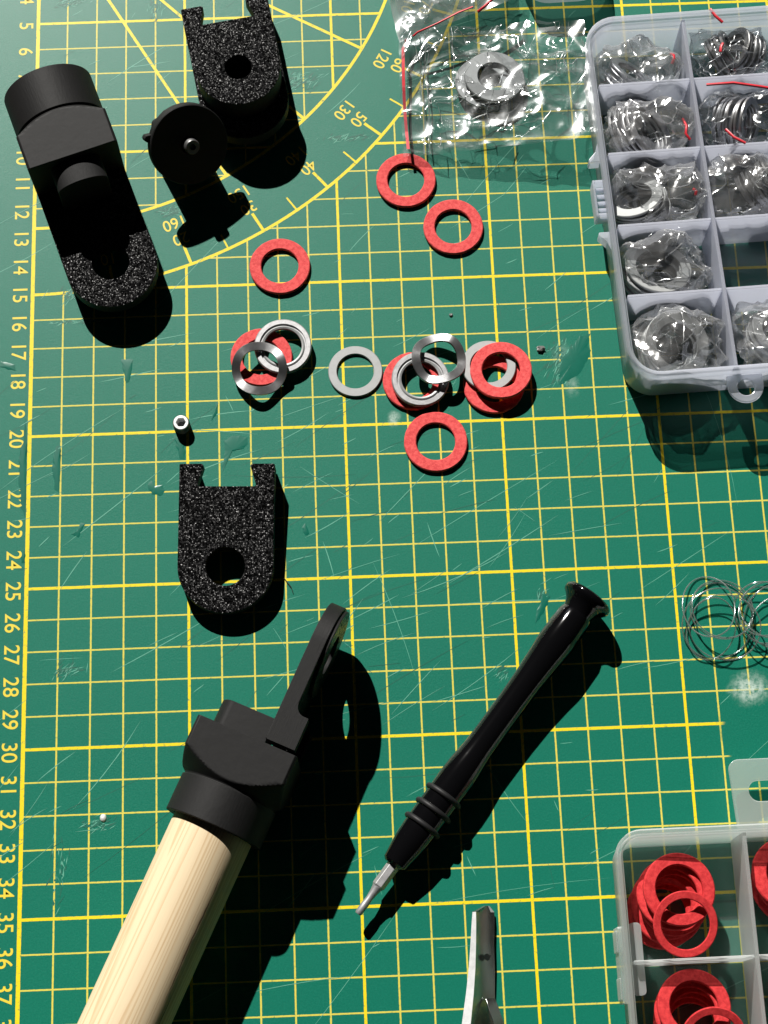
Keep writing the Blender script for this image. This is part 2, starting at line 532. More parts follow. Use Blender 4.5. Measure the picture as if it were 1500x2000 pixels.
def px_blob(pts): blob('glue_stain', pts)
GLUE = [[(17.89, -17.18), (17.77, -17.23), (17.7, -17.18), (17.54, -17.39), (17.4, -17.57), (17.24, -17.73), (17.03, -17.97), (16.92, -18.28), (16.84, -18.55), (16.95, -18.61), (16.89, -18.86), (17.01, -18.84), (17.12, -18.8), (17.24, -18.71), (17.36, -18.63), (17.52, -18.62), (17.7, -18.33), (17.86, -18.02), (17.98, -17.72), (17.92, -17.58), (17.97, -17.36), (18.04, -17.11)], [(-0.15, -19.34), (-0.08, -20.25), (-0.06, -21.89), (-0.1, -22.7), (-0.23, -22.29), (-0.32, -21.48), (-0.32, -20.49), (-0.2, -20.0)], [(0.97, -20.34), (1.0, -21.12), (0.96, -21.91), (0.84, -21.8), (0.73, -21.23), (0.75, -20.7), (0.84, -20.37)], [(2.88, -17.47), (3.27, -17.47), (3.24, -17.83), (3.16, -18.27), (3.06, -18.26), (2.94, -17.9)], [(4.57, -20.1), (4.9, -20.24), (4.89, -20.94), (4.74, -20.93), (4.66, -20.43)], [(3.71, -21.75), (3.85, -21.63), (3.92, -21.8), (4.23, -21.79), (4.3, -21.98), (4.15, -22.11), (3.88, -22.06), (3.77, -21.94)], [(1.66, -22.93), (1.78, -22.95), (1.59, -23.4), (1.34, -23.31), (1.44, -23.26)], [(-1.0, -17.37), (-0.53, -17.52), (-0.5, -17.73), (-0.76, -17.68), (-1.0, -17.58)], [(-0.12, -23.66), (-0.04, -23.74), (-0.05, -24.16), (-0.19, -24.16)], [(6.17, -20.38), (6.4, -20.25), (6.67, -20.19), (6.87, -20.28), (6.89, -20.53), (6.78, -20.65), (6.43, -20.72), (6.28, -20.78), (6.17, -21.2), (6.07, -21.45), (6.14, -21.04), (6.18, -20.71)], [(4.57, -20.11), (4.88, -20.33), (4.94, -20.66), (4.9, -20.95), (4.76, -20.95), (4.67, -20.57)], [(8.54, -23.32), (8.66, -23.23), (8.77, -23.53), (8.69, -23.63)], [(5.91, -19.08), (5.99, -19.08), (5.94, -19.42), (5.78, -19.7), (5.75, -19.58), (5.85, -19.37)], [(15.91, -25.76), (16.15, -25.85), (15.87, -26.41), (15.61, -26.72), (15.72, -26.24)]]
for g in GLUE: px_blob(g)

def scratches():
    for mat, cnt, seed in (('scratch', 230, 3), ('scratch_dark', 90, 8)):
        rnd = random.Random(seed); bm = bmesh.new()
        for i in range(cnt):
            x = rnd.uniform(-0.5, 23); y = -rnd.uniform(4, 39)
            if rnd.random() < 0.45: x, y = rnd.gauss(10, 4.5), -rnd.gauss(23.5, 4)
            a = radians(rnd.choice((28, 24, 35, 18, 50, 8, 30)) + rnd.gauss(0, 6))
            if rnd.random() < 0.08: a += pi / 2
            L = min(5.5, rnd.expovariate(0.75) + 0.25); w = rnd.uniform(0.006, 0.013) * (1.0 if mat == 'scratch' else 0.9)
            z = 0.0015 + 0.004 * rnd.random()
            d = Vector((cos(a), sin(a), 0)); n = Vector((-sin(a), cos(a), 0)); p = Vector((x, y, z))
            bend = rnd.uniform(-0.03, 0.03) * L
            K = 5; prev = None
            for k in range(K + 1):
                t = k / K - 0.5
                c = p + d * (t * L) + n * (bend * (0.25 - t * t) * 4)
                ww = w * (1 - (2 * t) ** 4 * 0.85)
                pair = (bm.verts.new(c + n * ww), bm.verts.new(c - n * ww))
                if prev: bm.faces.new((prev[0], prev[1], pair[1], pair[0]))
                prev = pair
        # scuffed places where the vinyl is nicked over and over
        for (cx, cy, sx_, sy_, ang, k_) in ((8.9, -7.5, .75, .35, 35, 70), (10.3, -9.75, .9, .10, 38, 40), (4.5, -12.25, .5, .16, 20, 35), (1.1, -4.2, .5, .2, 25, 40),
                                            (1.3, -15.1, .35, .25, 60, 26), (1.6, -16.1, .9, .06, 3, 36), (16.95, -18.1, .45, .75, 60, 80), (15.9, -25.9, .18, .3, 65, 22),
                                            (1.3, -27.6, .4, .25, 35, 34), (2.3, -32.3, .45, .2, 20, 36), (4.0, -4.6, .25, .45, 65, 24), (1.1, -33.5, .25, .9, 80, 30), (14.5, -28.2, .2, .2, 50, 14)):
            for i in range(int(k_ * (0.9 if mat == 'scratch' else 0.8))):
                x, y = cx + rnd.gauss(0, sx_ * .5), cy + rnd.gauss(0, sy_ * .5)
                a = radians(ang + rnd.gauss(0, 22)); L = rnd.uniform(0.03, 0.20); w = rnd.uniform(0.006, 0.024) * (0.7 if mat == 'scratch' else 1.6)
                d = Vector((cos(a), sin(a), 0)); n = Vector((-sin(a), cos(a), 0)); p = Vector((x, y, 0.0015 + 0.005 * rnd.random()))
                bm.faces.new([bm.verts.new(q) for q in (p - d * L, p - n * w + d * L * rnd.uniform(-.4, .4), p + d * L, p + n * w + d * L * rnd.uniform(-.4, .4))])
        o = mesh_obj('knife_scratches', bm, mat, mat_o)
        o['kind'] = 'stuff'
scratches()

# ------------------------------------------------------------------ printed hinge plates
def plate_outline(ext=0.0):
    P = [(-1.47, 0.03), (-1.44, 0.0), (-0.78, 0.0), (-0.72, 0.06), (-0.90, 0.66), (-0.88, 0.72),
         (0.88, 0.72), (0.90, 0.66), (0.72, 0.06), (0.78, 0.0), (1.44, 0.0), (1.47, 0.03)]
    P += [(1.47 * cos(a), 3.22 + ext + 1.47 * sin(a)) for a in [pi * i / 40 for i in range(41)]]
    return P

def hinge_plate(parent, disc=0, disc_t=0.15, thin=0.46, fat=0.90, hole=0.60, blind=False, hy=3.24, ext=0.0):
    """plate top at z=0; the fork end is thickened downwards; disc: +1 / -1 / 0 raised hub"""
    bm = bmesh.new()
    hl = circle(0, hy, hole, 48)
    prism(bm, plate_outline(ext), [hl], -thin, 0, 0, 1)
    p = mesh_obj('hinge_plate', bm, ['speckle', 'print'], parent, bevel=0.025)
    for sgn in (-1, 1):
        prof = [(0.015, -0.03), (0.015, -fat), (0.98, -fat), (1.0, -fat + 0.02), (1.0, -fat + 0.14)]
        prof += [(1.0 + 0.30 * (1 - cos(t)), -fat + 0.14 + 0.30 * sin(t)) for t in [pi / 2 * i / 8 for i in range(1, 9)]]
        prof += [(1.32, -0.03)]
        bm = bmesh.new()
        A = [bm.verts.new((sgn * 1.474, y, z)) for y, z in prof]; B = [bm.verts.new((sgn * 0.93, y, z)) for y, z in prof]
        n = len(prof)
        bm.faces.new(A); bm.faces.new(B)
        for i in range(n): bm.faces.new((A[i], A[(i + 1) % n], B[(i + 1) % n], B[i]))
        for f in bm.faces: f.material_index = 0
        mesh_obj('fork_lug', bm, ['print'], p)
    if disc:
        bm = bmesh.new()
        z0, z1 = (0.001, disc_t) if disc > 0 else (-thin - disc_t, -thin - 0.001)
        prism(bm, circle(0, hy, 1.38, 72), [hl], z0, z1, 0, 1)
        mesh_obj('friction_disc', bm, ['speckle', 'print'], p, bevel=0.025)
    if blind:  # disc added below the hole to block light, so it stays black
        bm = bmesh.new(); prism(bm, circle(0, hy, hole + 0.1, 40), [], -thin - 0.08, -thin - 0.002)
        mesh_obj('hole_light_stop', bm, 'print', p)
    return p

def plate_thing(mw, label, **kw):
    root = empty('printed_hinge_plate', mw)
    tag(root, label, 'printed part', 'loose black hinge plates')
    hinge_plate(root, **kw)
    return root

# plate lying on its lugs, fork towards the top of the mat; x axis mirrored so that z is up
def plate_frame(fork_mid, tip_dir, ztop, drop, roll=0.0):
    """fork_mid: xy of the fork end's middle, tip_dir: xy direction to the round end, drop: z change per cm"""
    y = Vector((tip_dir[0], tip_dir[1], 0)).normalized(); y = Vector((y.x, y.y, drop)).normalized()
    x = Vector((-tip_dir[1], tip_dir[0], 0)).normalized() * -1
    x = Vector((x.x, x.y, roll))
    m = frame((fork_mid[0], fork_mid[1], ztop), y, -x)      # temporary
    yv = y; zv = Vector((0, 0, 1)); zv = (zv - yv * zv.dot(yv)).normalized(); xv = yv.cross(zv)
    m = Matrix((xv, yv, zv)).transposed().to_4x4(); m.translation = (fork_mid[0], fork_mid[1], ztop)
    return m

plate_thing(plate_frame((6.31, -21.47), (-0.035, -1.0), 0.97, -0.088),
            'speckled black fork-ended plate lying alone below the silver set screw', disc=-1, disc_t=0.10)
plate_thing(plate_frame((6.42, -5.03), (0.165, -1.0), 1.02, 0.0),
            'speckled black plate with raised disc and round hole, beside the black knob', disc=1, disc_t=0.86, hole=0.44, blind=True, hy=3.08, ext=0.55)

# ------------------------------------------------------------------ connectors
def connector(parent, neck=0.0, H=1.55):
    """socket along +y from y=0; block ends at y=2.67+neck; tenon beyond"""
    e = 2.67 + neck
    bm = bmesh.new()
    revolve(bm, [(0, 1.22), (0.0, 1.475), (1.12 + neck * .6, 1.475), (1.12 + neck * .6, 1.42), (1.45 + neck, 1.40), (1.45 + neck, 1.0), (1.2, 1.0), (1.2, 1.22)], 96, 'Y', closed=True)
    mesh_obj('socket_collar', bm, 'print', parent, smooth_angle=40, bevel=0.02)
    bm = bmesh.new()
    n = 128; rings = []
    ys = [1.15 + neck * .6 + (1.0 * i / 30) for i in range(31)] + [e]
    for y in ys:
        rc = 1.42 + max(0.0, (y - (1.18 + neck * .6))) * 1.22
        ring = []
        for i in range(n):
            a = 2 * pi * (i + 0.5) / n
            sq = H / max(abs(cos(a)), abs(sin(a)))
            r = min(sq, rc)
            ring.append(bm.verts.new((r * cos(a), y, r * sin(a))))
        rings.append(ring)
    for A, B in zip(rings, rings[1:]):
        for i in range(n): bm.faces.new((A[i], A[(i + 1) % n], B[(i + 1) % n], B[i]))
    bm.faces.new(rings[0]); bm.faces.new(rings[-1])
    mesh_obj('joint_block', bm, 'print', parent, smooth_angle=25, bevel=0.022)
    return e

def tenon(root, e):
    """stub behind the plate: flat above and below, bulging on its free side"""
    sec = [(-0.86 - 0.42 * cos(t), 0.82 * sin(t)) for t in [-pi / 2 + pi * i / 32 for i in range(33)]] + [(0.44, 0.82), (0.44, -0.82)]
    bm = bmesh.new(); R = []
    for y, k in ((e - 0.02, 1.0), (e + 0.82, 1.0), (e + 0.85, 0.975)):
        R.append([bm.verts.new((x * k, y, z * k)) for x, z in sec])
    for A, B in zip(R, R[1:]):
        n = len(A)
        for i in range(n): bm.faces.new((A[i], A[(i + 1) % n], B[(i + 1) % n], B[i]))
    bm.faces.new(R[0]); bm.faces.new(R[-1])
    return mesh_obj('tenon', bm, 'print', root, smooth_angle=24)

def stick_assembly():
    ax = Vector((0.43, 0.903, 0)).normalized()
    O = Vector((5.80, -32.79, 1.56))
    lat = Vector((ax.y, -ax.x, 0))
    mw = Matrix((lat, ax, lat.cross(ax))).transposed().to_4x4(); mw.translation = O
    root = empty('hinged_wooden_handle', mw)
    tag(root, 'pale wooden dowel fitted with a black hinged head and upright plate', 'handle')
    # dowel
    bm = bmesh.new()
    L = 15.0
    rnd = random.Random(5)
    prof = [(-L, 1.19), (-L * .6, 1.205), (-L * .3, 1.195), (-0.2, 1.205), (0.9, 1.205)]
    revolve(bm, prof, 96, 'Y')
    mesh_obj('wooden_dowel', bm, 'wood', root, smooth_angle=40)
    for (ang0, y0, y1, w_, sd) in ((44, -0.85, -4.9, 0.034, 1), (36, -4.3, -9.0, 0.020, 2), (52, -6.2, -7.4, 0.014, 3)):
        bm = bmesh.new(); prev = None
        for i in range(25):
            u = i / 24; y = y0 + (y1 - y0) * u
            a = radians(ang0) + 0.05 * noise.noise(Vector((y * 0.8, sd, 0))) + 0.015 * noise.noise(Vector((y * 4, sd, 3)))
            ww = w_ * (1 - (2 * u - 1) ** 2) * (0.7 + 0.6 * noise.noise(Vector((y * 3, sd, 9)))) + 0.001
            r_ = 1.2075
            pr = [bm.verts.new((r_ * cos(a + q / r_), y, r_ * sin(a + q / r_))) for q in (-ww, ww)]
            if prev: bm.faces.new((prev[0], prev[1], pr[1], pr[0]))
            prev = pr
        mesh_obj('grain_crack', bm, 'crack', root.children[0])
    e = connector(root)
    tenon(root, e)
    p = hinge_plate(root, disc=-1, disc_t=0.12)
    # plate stands on edge: its x -> connector z, its z(top) -> connector -x
    p.matrix_local = Matrix(((0, 0, -1, 0.49), (0, 1, 0, e + 0.12), (1, 0, 0, 0), (0, 0, 0, 1)))
    return root
stick_assembly()

def left_connector():
    a = Vector((0.318, -0.948, 0)).normalized(); tilt = radians(2.0)
    d = a * cos(tilt) + Vector((0, 0, -sin(tilt)))
    u = a * sin(tilt) + Vector((0, 0, cos(tilt)))
    lat = d.cross(u)
    neck = 0.60
    e = 2.67 + neck
    B = Vector((1.69, -11.58, 0.0))                       # middle of the block's lower south edge, on the mat
    O = B - d * e + u * 1.48
    mw = Matrix((lat, d, u)).transposed().to_4x4(); mw.translation = O
    root = empty('printed_joint_socket', mw)
    tag(root, 'black socket joint with round collar and speckled tongue, by the ruler numbers', 'printed part')
    connector(root, neck, 1.48)
    tenon(root, e).rotation_euler = (0, pi / 2, 0)
    p = hinge_plate(root, disc=-1, disc_t=0.12, hole=0.60, hy=3.13)
    p.matrix_local = Matrix.Translation((0, e - 0.10, -0.38))
left_connector()

# ------------------------------------------------------------------ knob
def knob():
    n = Vector((0.38, -0.64, 0.665)).normalized()
    x = Vector((0.8, 0.6, 0)); x = (x - n * x.dot(n)).normalized(); y = n.cross(x)
    mw = Matrix((x, y, n)).transposed().to_4x4(); mw.translation = (5.31, -10.83, 1.8)
    root = empty('clamp_knob', mw)
    tag(root, 'black round clamp knob with a steel bolt end in its face', 'knob')
    bm = bmesh.new()
    revolve(bm, [(-0.36, 1.28), (-0.33, 1.31), (-0.03, 1.31), (0, 1.28), (0.0, 0.3), (-0.36, 0.3)], 72, 'Z', closed=True)
    mesh_obj('knob_disc', bm, 'print', root, smooth_angle=35)
    bm = bmesh.new()
    pts = []
    for i in range(72):
        a = 2 * pi * i / 72
        r = 0.80 + 0.04 * cos(9 * a)
        pts.append((r * cos(a), r * sin(a)))
    prism(bm, pts, [], -1.72, -0.36, 0, 0)
    mesh_obj('lobed_grip', bm, 'print', root, bevel=0.05, seg=3)
    bm = bmesh.new()
    revolve(bm, [(-0.3, 0.25), (0.26, 0.25), (0.32, 0.22), (0.32, 0.10), (0.10, 0.10), (0.10, 0.0)], 40, 'Z')
    mesh_obj('bolt_end', bm, 'dark_steel', root, smooth_angle=40)
    bm = bmesh.new()
    pts = [(-1.26, -0.16), (-1.26, 0.16), (-1.46, 0.09), (-1.50, 0.0), (-1.46, -0.09)]
    prism(bm, pts, [], -0.40, -0.12, 0, 0)
    o = mesh_obj('pointer_nib', bm, 'print', root, bevel=0.02)
    o.rotation_euler = (0, 0, radians(-40))
knob()

# ------------------------------------------------------------------ set screw
def set_screw():
    root = empty('set_screw', Matrix.Translation((4.83, -19.84, 0)))
    tag(root, 'tiny silver set screw standing on end above the loose black plate', 'screw')
    bm = bmesh.new()
    prof = [(0, 0.235)]
    for i in range(6): prof += [(0.03 + i * 0.05, 0.268), (0.055 + i * 0.05, 0.243)]
    prof += [(0.345, 0.265), (0.385, 0.240)]
    revolve(bm, prof, 40, 'Z')
    # remove the flat lid, add the rim
    bm.faces.ensure_lookup_table()
    for f in [f for f in bm.faces if len(f.verts) > 8 and f.calc_center_median().z > 0.37]: bm.faces.remove(f)
    mesh_obj('threaded_body', bm, 'dark_steel', root, smooth_angle=50)
    bm = bmesh.new()
    prism(bm, circle(0, 0, 0.240, 40), [circle(0, 0, 0.155, 6)], 0.06, 0.392, 0, 0)
    o = mesh_obj('hex_socket', bm, 'bright', root, bevel=0.02)
    bm = bmesh.new(); revolve(bm, [(0.065, 0.0), (0.07, 0.16)], 6, 'Z')
    mesh_obj('socket_floor', bm, 'dark_steel', root)
set_screw()

# ------------------------------------------------------------------ loose washers
def ring_mesh(name, R, r, t, mat, n=72, bev=0.02, parent=None):
    bm = bmesh.new()
    b = min(bev, t * .35)
    revolve(bm, [(0, r + b), (0, R - b), (b, R), (t - b, R), (t, R - b), (t, r + b), (t - b, r), (b, r)], n, 'Z', closed=True)
    return mesh_obj(name, bm, mat, parent, smooth_angle=40)

def place(o, x, y, z, rx=0, ry=0, rz=0):
    o.location = (x, y, z); o.rotation_euler = (radians(rx), radians(ry), radians(rz)); return o

RED_G = 'loose red fibre washers'
red0 = None
def red_washer(x, y, z, rx, ry, rz, label, s=1.0):
    global red0
    if red0 is None:
        red0 = 0
    red0 += 1
    o = ring_mesh('fibre_washer', 0.985, 0.61, 0.135, 'red', 96, 0.025)
    for v_ in o.data.vertices:                      # punched fibre: not quite round, not quite flat
        a = math.atan2(v_.co.y, v_.co.x)
        c = Vector((cos(a) * 1.3, sin(a) * 1.3, red0 * 3.7))
        k = 1 + 0.012 * noise.noise(c) + 0.006 * noise.noise(c * 9)
        v_.co = Vector((v_.co.x * k, v_.co.y * k, v_.co.z + 0.02 * max(0, noise.noise(c + Vector((5, 5, 5)))) + 0.006 * noise.noise(c * 7)))
    o.scale = (s, s, 1)
    tag(place(o, x, y, z, rx, ry, rz), label, 'washer', RED_G)
red_washer(12.30, -11.46, 0.004, 0, 0, 20, 'red fibre washer touching the corner of the clear bag')
red_washer(13.78, -13.22, 0.004, 0, 0, 95, 'red fibre washer lying alone just below the one at the bag corner')
red_washer(8.06, -14.43, 0.004, 0, 0, 150, 'red fibre washer lying alone left of centre, near the protractor arc')
red_washer(12.85, -20.69, 0.004, 0, 0, 210, 'red fibre washer alone beneath the row of overlapping washers', 1.015)
red_washer(7.39, -17.60, 0.004, 0, 0, 270, 'red fibre washer under two steel washers at the left end')
red_washer(12.24, -18.60, 0.004, 0, 0, 310, 'red fibre washer beneath a steel washer in the middle of the row')
red_washer(14.80, -18.82, 0.004, 0, 0, 33, 'lower red fibre washer of the overlapping pair at the right end')
red_washer(15.03, -18.46, 0.29, -2, 3.0, 75, 'upper red fibre washer of the overlapping pair at the right end')

flat0 = ring_mesh('flat_washer', 0.87, 0.59, 0.09, 'zinc', 80, 0.02)
tag(place(flat0, 10.39, -18.19, 0.004), 'flat grey washer lying alone between the two washer piles', 'washer', 'loose steel washers')
f1 = flat0.copy(); COL.objects.link(f1)
tag(place(f1, 14.66, -18.22, 0.165, -1.5, 2.0, 40), 'flat grey washer sandwiched between two red washers', 'washer', 'loose steel washers')

def bonded(x, y, z, rx, ry, label):
    root = empty('stepped_washer', Matrix.Translation((x, y, z)) @ Matrix.Rotation(radians(rx), 4, 'X') @ Matrix.Rotation(radians(ry), 4, 'Y'))
    tag(root, label, 'washer', 'loose steel washers')
    bm = bmesh.new()
    revolve(bm, [(0, 0.72), (0, 0.90), (0.03, 0.92), (0.15, 0.92), (0.18, 0.89), (0.18, 0.76), (0.125, 0.745), (0.125, 0.70)], 80, 'Z', closed=True)
    o = mesh_obj('outer_ring', bm, 'steel', root, smooth_angle=35)
    bm = bmesh.new()
    revolve(bm, [(0.01, 0.61), (0.01, 0.70), (0.145, 0.70), (0.165, 0.665), (0.145, 0.61)], 80, 'Z', closed=True)
    mesh_obj('inner_lip', bm, 'zinc', root, smooth_angle=35)
bonded(8.10, -17.33, 0.165, 1.6, -1.6, 'stepped steel washer lying over the red washer at the left end')
bonded(12.45, -18.62, 0.156, 0.5, 1.5, 'stepped steel washer lying over the red washer mid-row')

def wave_washer(x, y, z, rx, ry, rz, label):
    bm = bmesh.new(); n = 96; rings = []
    R, r, t = 0.885, 0.615, 0.10
    for i in range(n):
        a = 2 * pi * i / n
        w = 0.11 * cos(3 * a)
        sec = []
        for rad, zz in ((r, 0.01), (r + .01, 0), (R - .01, 0), (R, 0.01), (R, t - .01), (R - .01, t), (r + .01, t), (r, t - .01)):
            sec.append(bm.verts.new((rad * cos(a), rad * sin(a), zz + w)))
        rings.append(sec)
    for i in range(n):
        A, B = rings[i], rings[(i + 1) % n]
        for k in range(8): bm.faces.new((A[k], A[(k + 1) % 8], B[(k + 1) % 8], B[k]))
    o = mesh_obj('wave_washer', bm, 'spring', None, smooth_angle=40)
    tag(place(o, x, y, z, rx, ry, rz), label, 'washer', 'loose steel washers')
wave_washer(7.34, -18.10, 0.34, 9, -4, 20, 'dark wavy spring washer on top of the left washer pile')
wave_washer(13.06, -18.00, 0.36, 3, 6, 55, 'dark wavy spring washer on top in the middle of the row')

# ------------------------------------------------------------------ screwdriver
def screwdriver():
    tip = Vector((9.88, -35.25, 0.53)); cap = Vector((17.16, -26.20, 0.80))
    d = (cap - tip).normalized(); L = (cap - tip).length
    x = d.cross(Vector((0, 0, 1))).normalized(); z = x.cross(d)
    mw = Matrix((x, d, z)).transposed().to_4x4(); mw.translation = tip
    root = empty('precision_screwdriver', mw)
    tag(root, 'glossy black precision screwdriver with a steel bit, lying diagonally', 'screwdriver')
    bm = bmesh.new()
    revolve(bm, [(1.72, 0.0), (1.72, 0.30), (1.80, 0.385), (2.5, 0.49), (3.0, 0.52), (4.3, 0.525), (4.9, 0.53), (5.3, 0.515), (5.6, 0.485), (5.95, 0.452), (6.3, 0.444),
                 (6.9, 0.44), (7.6, 0.44), (8.5, 0.46), (9.3, 0.51), (9.75, 0.55), (9.9, 0.56), (10.2, 0.56), (10.9, 0.54), (11.05, 0.50)], 40, 'Y')
    o = mesh_obj('handle', bm, 'gloss_black', root, smooth_angle=30)
    bm = bmesh.new()
    revolve(bm, [(11.0, 0.0), (11.0, 0.47), (11.12, 0.48), (11.28, 0.54), (11.43, 0.65), (11.52, 0.76), (11.60, 0.79), (11.68, 0.785), (11.74, 0.74), (11.76, 0.65), (11.72, 0.3), (11.71, 0.0)], 56, 'Y')
    mesh_obj('swivel_cap', bm, 'gloss_black', root, smooth_angle=50)
    for s in (3.16, 3.70, 4.22):
        bm = bmesh.new()
        tube(bm, [(0.54 * cos(2 * pi * i / 48), s, 0.54 * sin(2 * pi * i / 48)) for i in range(48)], 0.085, 10, closed=True)
        mesh_obj('rubber_ring', bm, 'rubber', root, smooth_angle=60)
    bm = bmesh.new()
    revolve(bm, [(0.92, 0.15), (1.0, 0.205), (1.85, 0.205)], 6, 'Y')
    bit = mesh_obj('hex_bit', bm, 'steel', root, bevel=0.015)
    bm = bmesh.new()
    revolve(bm, [(0.0, 0.085), (0.05, 0.11), (0.35, 0.115), (0.55, 0.10), (0.80, 0.125), (0.95, 0.16)], 20, 'Y')
    mesh_obj('bit_tip', bm, 'steel', bit, smooth_angle=40)
screwdriver()

# ------------------------------------------------------------------ tweezers
def tweezers():
    root = empty('tweezers', Matrix.Translation((13.4, -37.0, 0)))
    tag(root, 'steel tweezers with a pointed tip entering at the bottom edge', 'tweezers')
    # outer arm: a curved strip, leaning so that its sunlit edge is up and its inner face looks right
    S = [  # y, x of upper edge, z of upper edge, x of lower edge, z of lower edge
        (-35.14, 13.62, 0.34, 13.72, 0.20), (-35.32, 13.30, 0.52, 13.86, 0.12), (-35.6, 13.29, 0.55, 13.85, 0.16), (-36.2, 13.25, 0.60, 13.80, 0.17),
        (-36.9, 13.19, 0.66, 13.78, 0.16), (-37.6, 13.10, 0.74, 13.74, 0.12), (-38.4, 12.97, 0.84, 13.72, 0.05),
        (-39.5, 12.78, 0.98, 13.68, 0.05), (-41.5, 12.4, 1.15, 13.6, 0.05), (-44, 12.1, 1.2, 13.4, 0.05)]
    bm = bmesh.new(); rings = []
    for i, (y, xu, zu, xl, zl) in enumerate(S):
        a = Vector((xu, y, zu)); b_ = Vector((xl, y, zl))
        f = (b_ - a).normalized(); nrm = Vector((f.z, 0, -f.x))         # outward, towards the left
        if nrm.x > 0: nrm = -nrm
        t = 0.07 + 0.030 * i
        sec = []
        K = 6
        for k in range(K + 1):
            u = k / K; bow = 0.05 * 4 * u * (1 - u)
            sec.append(a.lerp(b_, u) + nrm * bow)
        sec2 = [p + Vector((-1, 0, -0.12)) * t for p in sec]
        rings.append([bm.verts.new(p - Vector((13.4, -37.0, 0))) for p in sec + sec2[::-1]])
    for A, B in zip(rings, rings[1:]):
        n = len(A)
        for k in range(n): bm.faces.new((A[k], A[(k + 1) % n], B[(k + 1) % n], B[k]))
    bm.faces.new(rings[0]); bm.faces.new(rings[-1])
    bm.normal_update(); bmesh.ops.recalc_face_normals(bm, faces=bm.faces[:])
    for f in bm.faces:
        if f.normal.z > 0.93: f.material_index = 1  # upward strip gets a paler steel, its sunlit look put into the colour
    arm = mesh_obj('arm', bm, ['tweezer', 'edge'], root, smooth_angle=30)
    bm = bmesh.new()
    pts = [(0.0, 0.02), (0.05, 0.09), (0.12, 0.10), (0.17, 0.05), (0.21, 0.06), (0.19, -0.01), (0.16, -0.08), (0.10, -0.11), (0.04, -0.07)]
    vs = [bm.verts.new((13.46 + x - 13.4, -36.6 + y + 37.0, 0.505 - 0.80 * x)) for x, y in pts]
    bm.faces.new(vs)
    mesh_obj('dark_reflection', bm, 'dark_reflection', arm)  # flat black patch painted as a dark reflection on the arm
    # inner arm, starting lower down and curling over
    S2 = [(-37.74, 13.45, 0.42, 13.72, 0.36), (-37.95, 13.50, 0.52, 13.80, 0.33), (-38.4, 13.62, 0.56, 13.94, 0.28), (-39.5, 13.75, 0.62, 14.1, 0.22), (-41.5, 13.9, 0.7, 14.4, 0.2), (-44, 14.0, 0.7, 14.6, 0.2)]
    bm = bmesh.new(); rings = []
    for (y, xu, zu, xl, zl) in S2:
        rings.append([bm.verts.new(Vector(p) - Vector((13.4, -37.0, 0))) for p in ((xu, y, zu), (xl, y, zl), (xl - .02, y, zl - .06), (xu - .02, y, zu - .06))])
    for A, B in zip(rings, rings[1:]):
        for k in range(4): bm.faces.new((A[k], A[(k + 1) % 4], B[(k + 1) % 4], B[k]))
    bm.faces.new(rings[0]); bm.faces.new(rings[-1])
    mesh_obj('arm', bm, 'tweezer', root, smooth_angle=40, bevel=0.01)
tweezers()

# ------------------------------------------------------------------ clear compartment cases
def rrect(x0, x1, y0, y1, r, n=8):
    P = []
    for cx, cy, a in ((x1 - r, y1 - r, 0), (x0 + r, y1 - r, pi / 2), (x0 + r, y0 + r, pi), (x1 - r, y0 + r, 3 * pi / 2)):
        P += [(cx + r * cos(a + pi / 2 * i / n), cy + r * sin(a + pi / 2 * i / n)) for i in range(n + 1)]
    return P

def loft(bm, loops, close=False, mi=0):
    R = [[bm.verts.new(p) for p in L] for L in loops]
    for A, B in zip(R, R[1:]):
        n = len(A)
        for k in range(n): bm.faces.new((A[k], A[(k + 1) % n], B[(k + 1) % n], B[k])).material_index = mi
    if close:
        A, B = R[-1], R[0]
        n = len(A)
        for k in range(n): bm.faces.new((A[k], A[(k + 1) % n], B[(k + 1) % n], B[k])).material_index = mi
    return R

def case(mw, w, d, h, rad, wall, xs, ys, mats, label, rim=0.10):
    """x to the right, y down the mat (negative), origin at the upper left rim corner"""
    floor_m, wall_m = mats
    root = empty('compartment_case', mw)
    tag(root, label, 'storage case')
    def L(ins, z): return [(x, y, z) for x, y in rrect(ins, w - ins, -d + ins, -ins, max(0.15, rad - ins))]
    bm = bmesh.new()
    loft(bm, [L(rim + 0.10, 0.06), L(rim + 0.03, 0.16), L(rim, h - 0.42), L(0.0, h - 0.40), L(0.0, h - 0.05), L(0.04, h), L(0.12, h), L(0.14, h - 0.12), L(rim + wall, h - 0.14), L(rim + wall + 0.05, 0.2), L(rim + wall + 0.10, 0.10)])
    mesh_obj('outer_wall', bm, wall_m, root, smooth_angle=35)
    bm = bmesh.new()
    prism(bm, rrect(rim + 0.09, w - rim - 0.09, -d + rim + 0.09, -rim - 0.09, max(0.2, rad - rim)), [], 0.02, 0.09)
    mesh_obj('floor', bm, floor_m, root)
    i0 = rim + wall + 0.02
    dz = h - 0.17
    for x in xs:
        bm = bmesh.new(); box(bm, x - 0.055, x + 0.055, -d + i0, -i0, 0.10, dz)
        mesh_obj('long_divider', bm, wall_m, root, bevel=0.02)
    cols = [i0] + list(xs) + [w - i0]
    for y in ys:
        for a, b_ in zip(cols, cols[1:]):
            bm = bmesh.new(); box(bm, a + 0.065, b_ - 0.065, -y - 0.045, -y + 0.045, 0.10, dz - 0.06)
            mesh_obj('cross_divider', bm, wall_m, root, bevel=0.02)
    return root

ROT1 = radians(2.55)
MW1 = Matrix.Translation((18.28, -6.85, 0.0)) @ Matrix.Rotation(ROT1, 4, 'Z')
c1 = case(MW1, 9.95, 12.75, 2.2, 1.05, 0.10, [3.33, 6.62], [2.42, 4.92, 7.48, 9.92], ('case', 'case_wall'),
          'clear compartment case full of bagged steel washers, upper right')
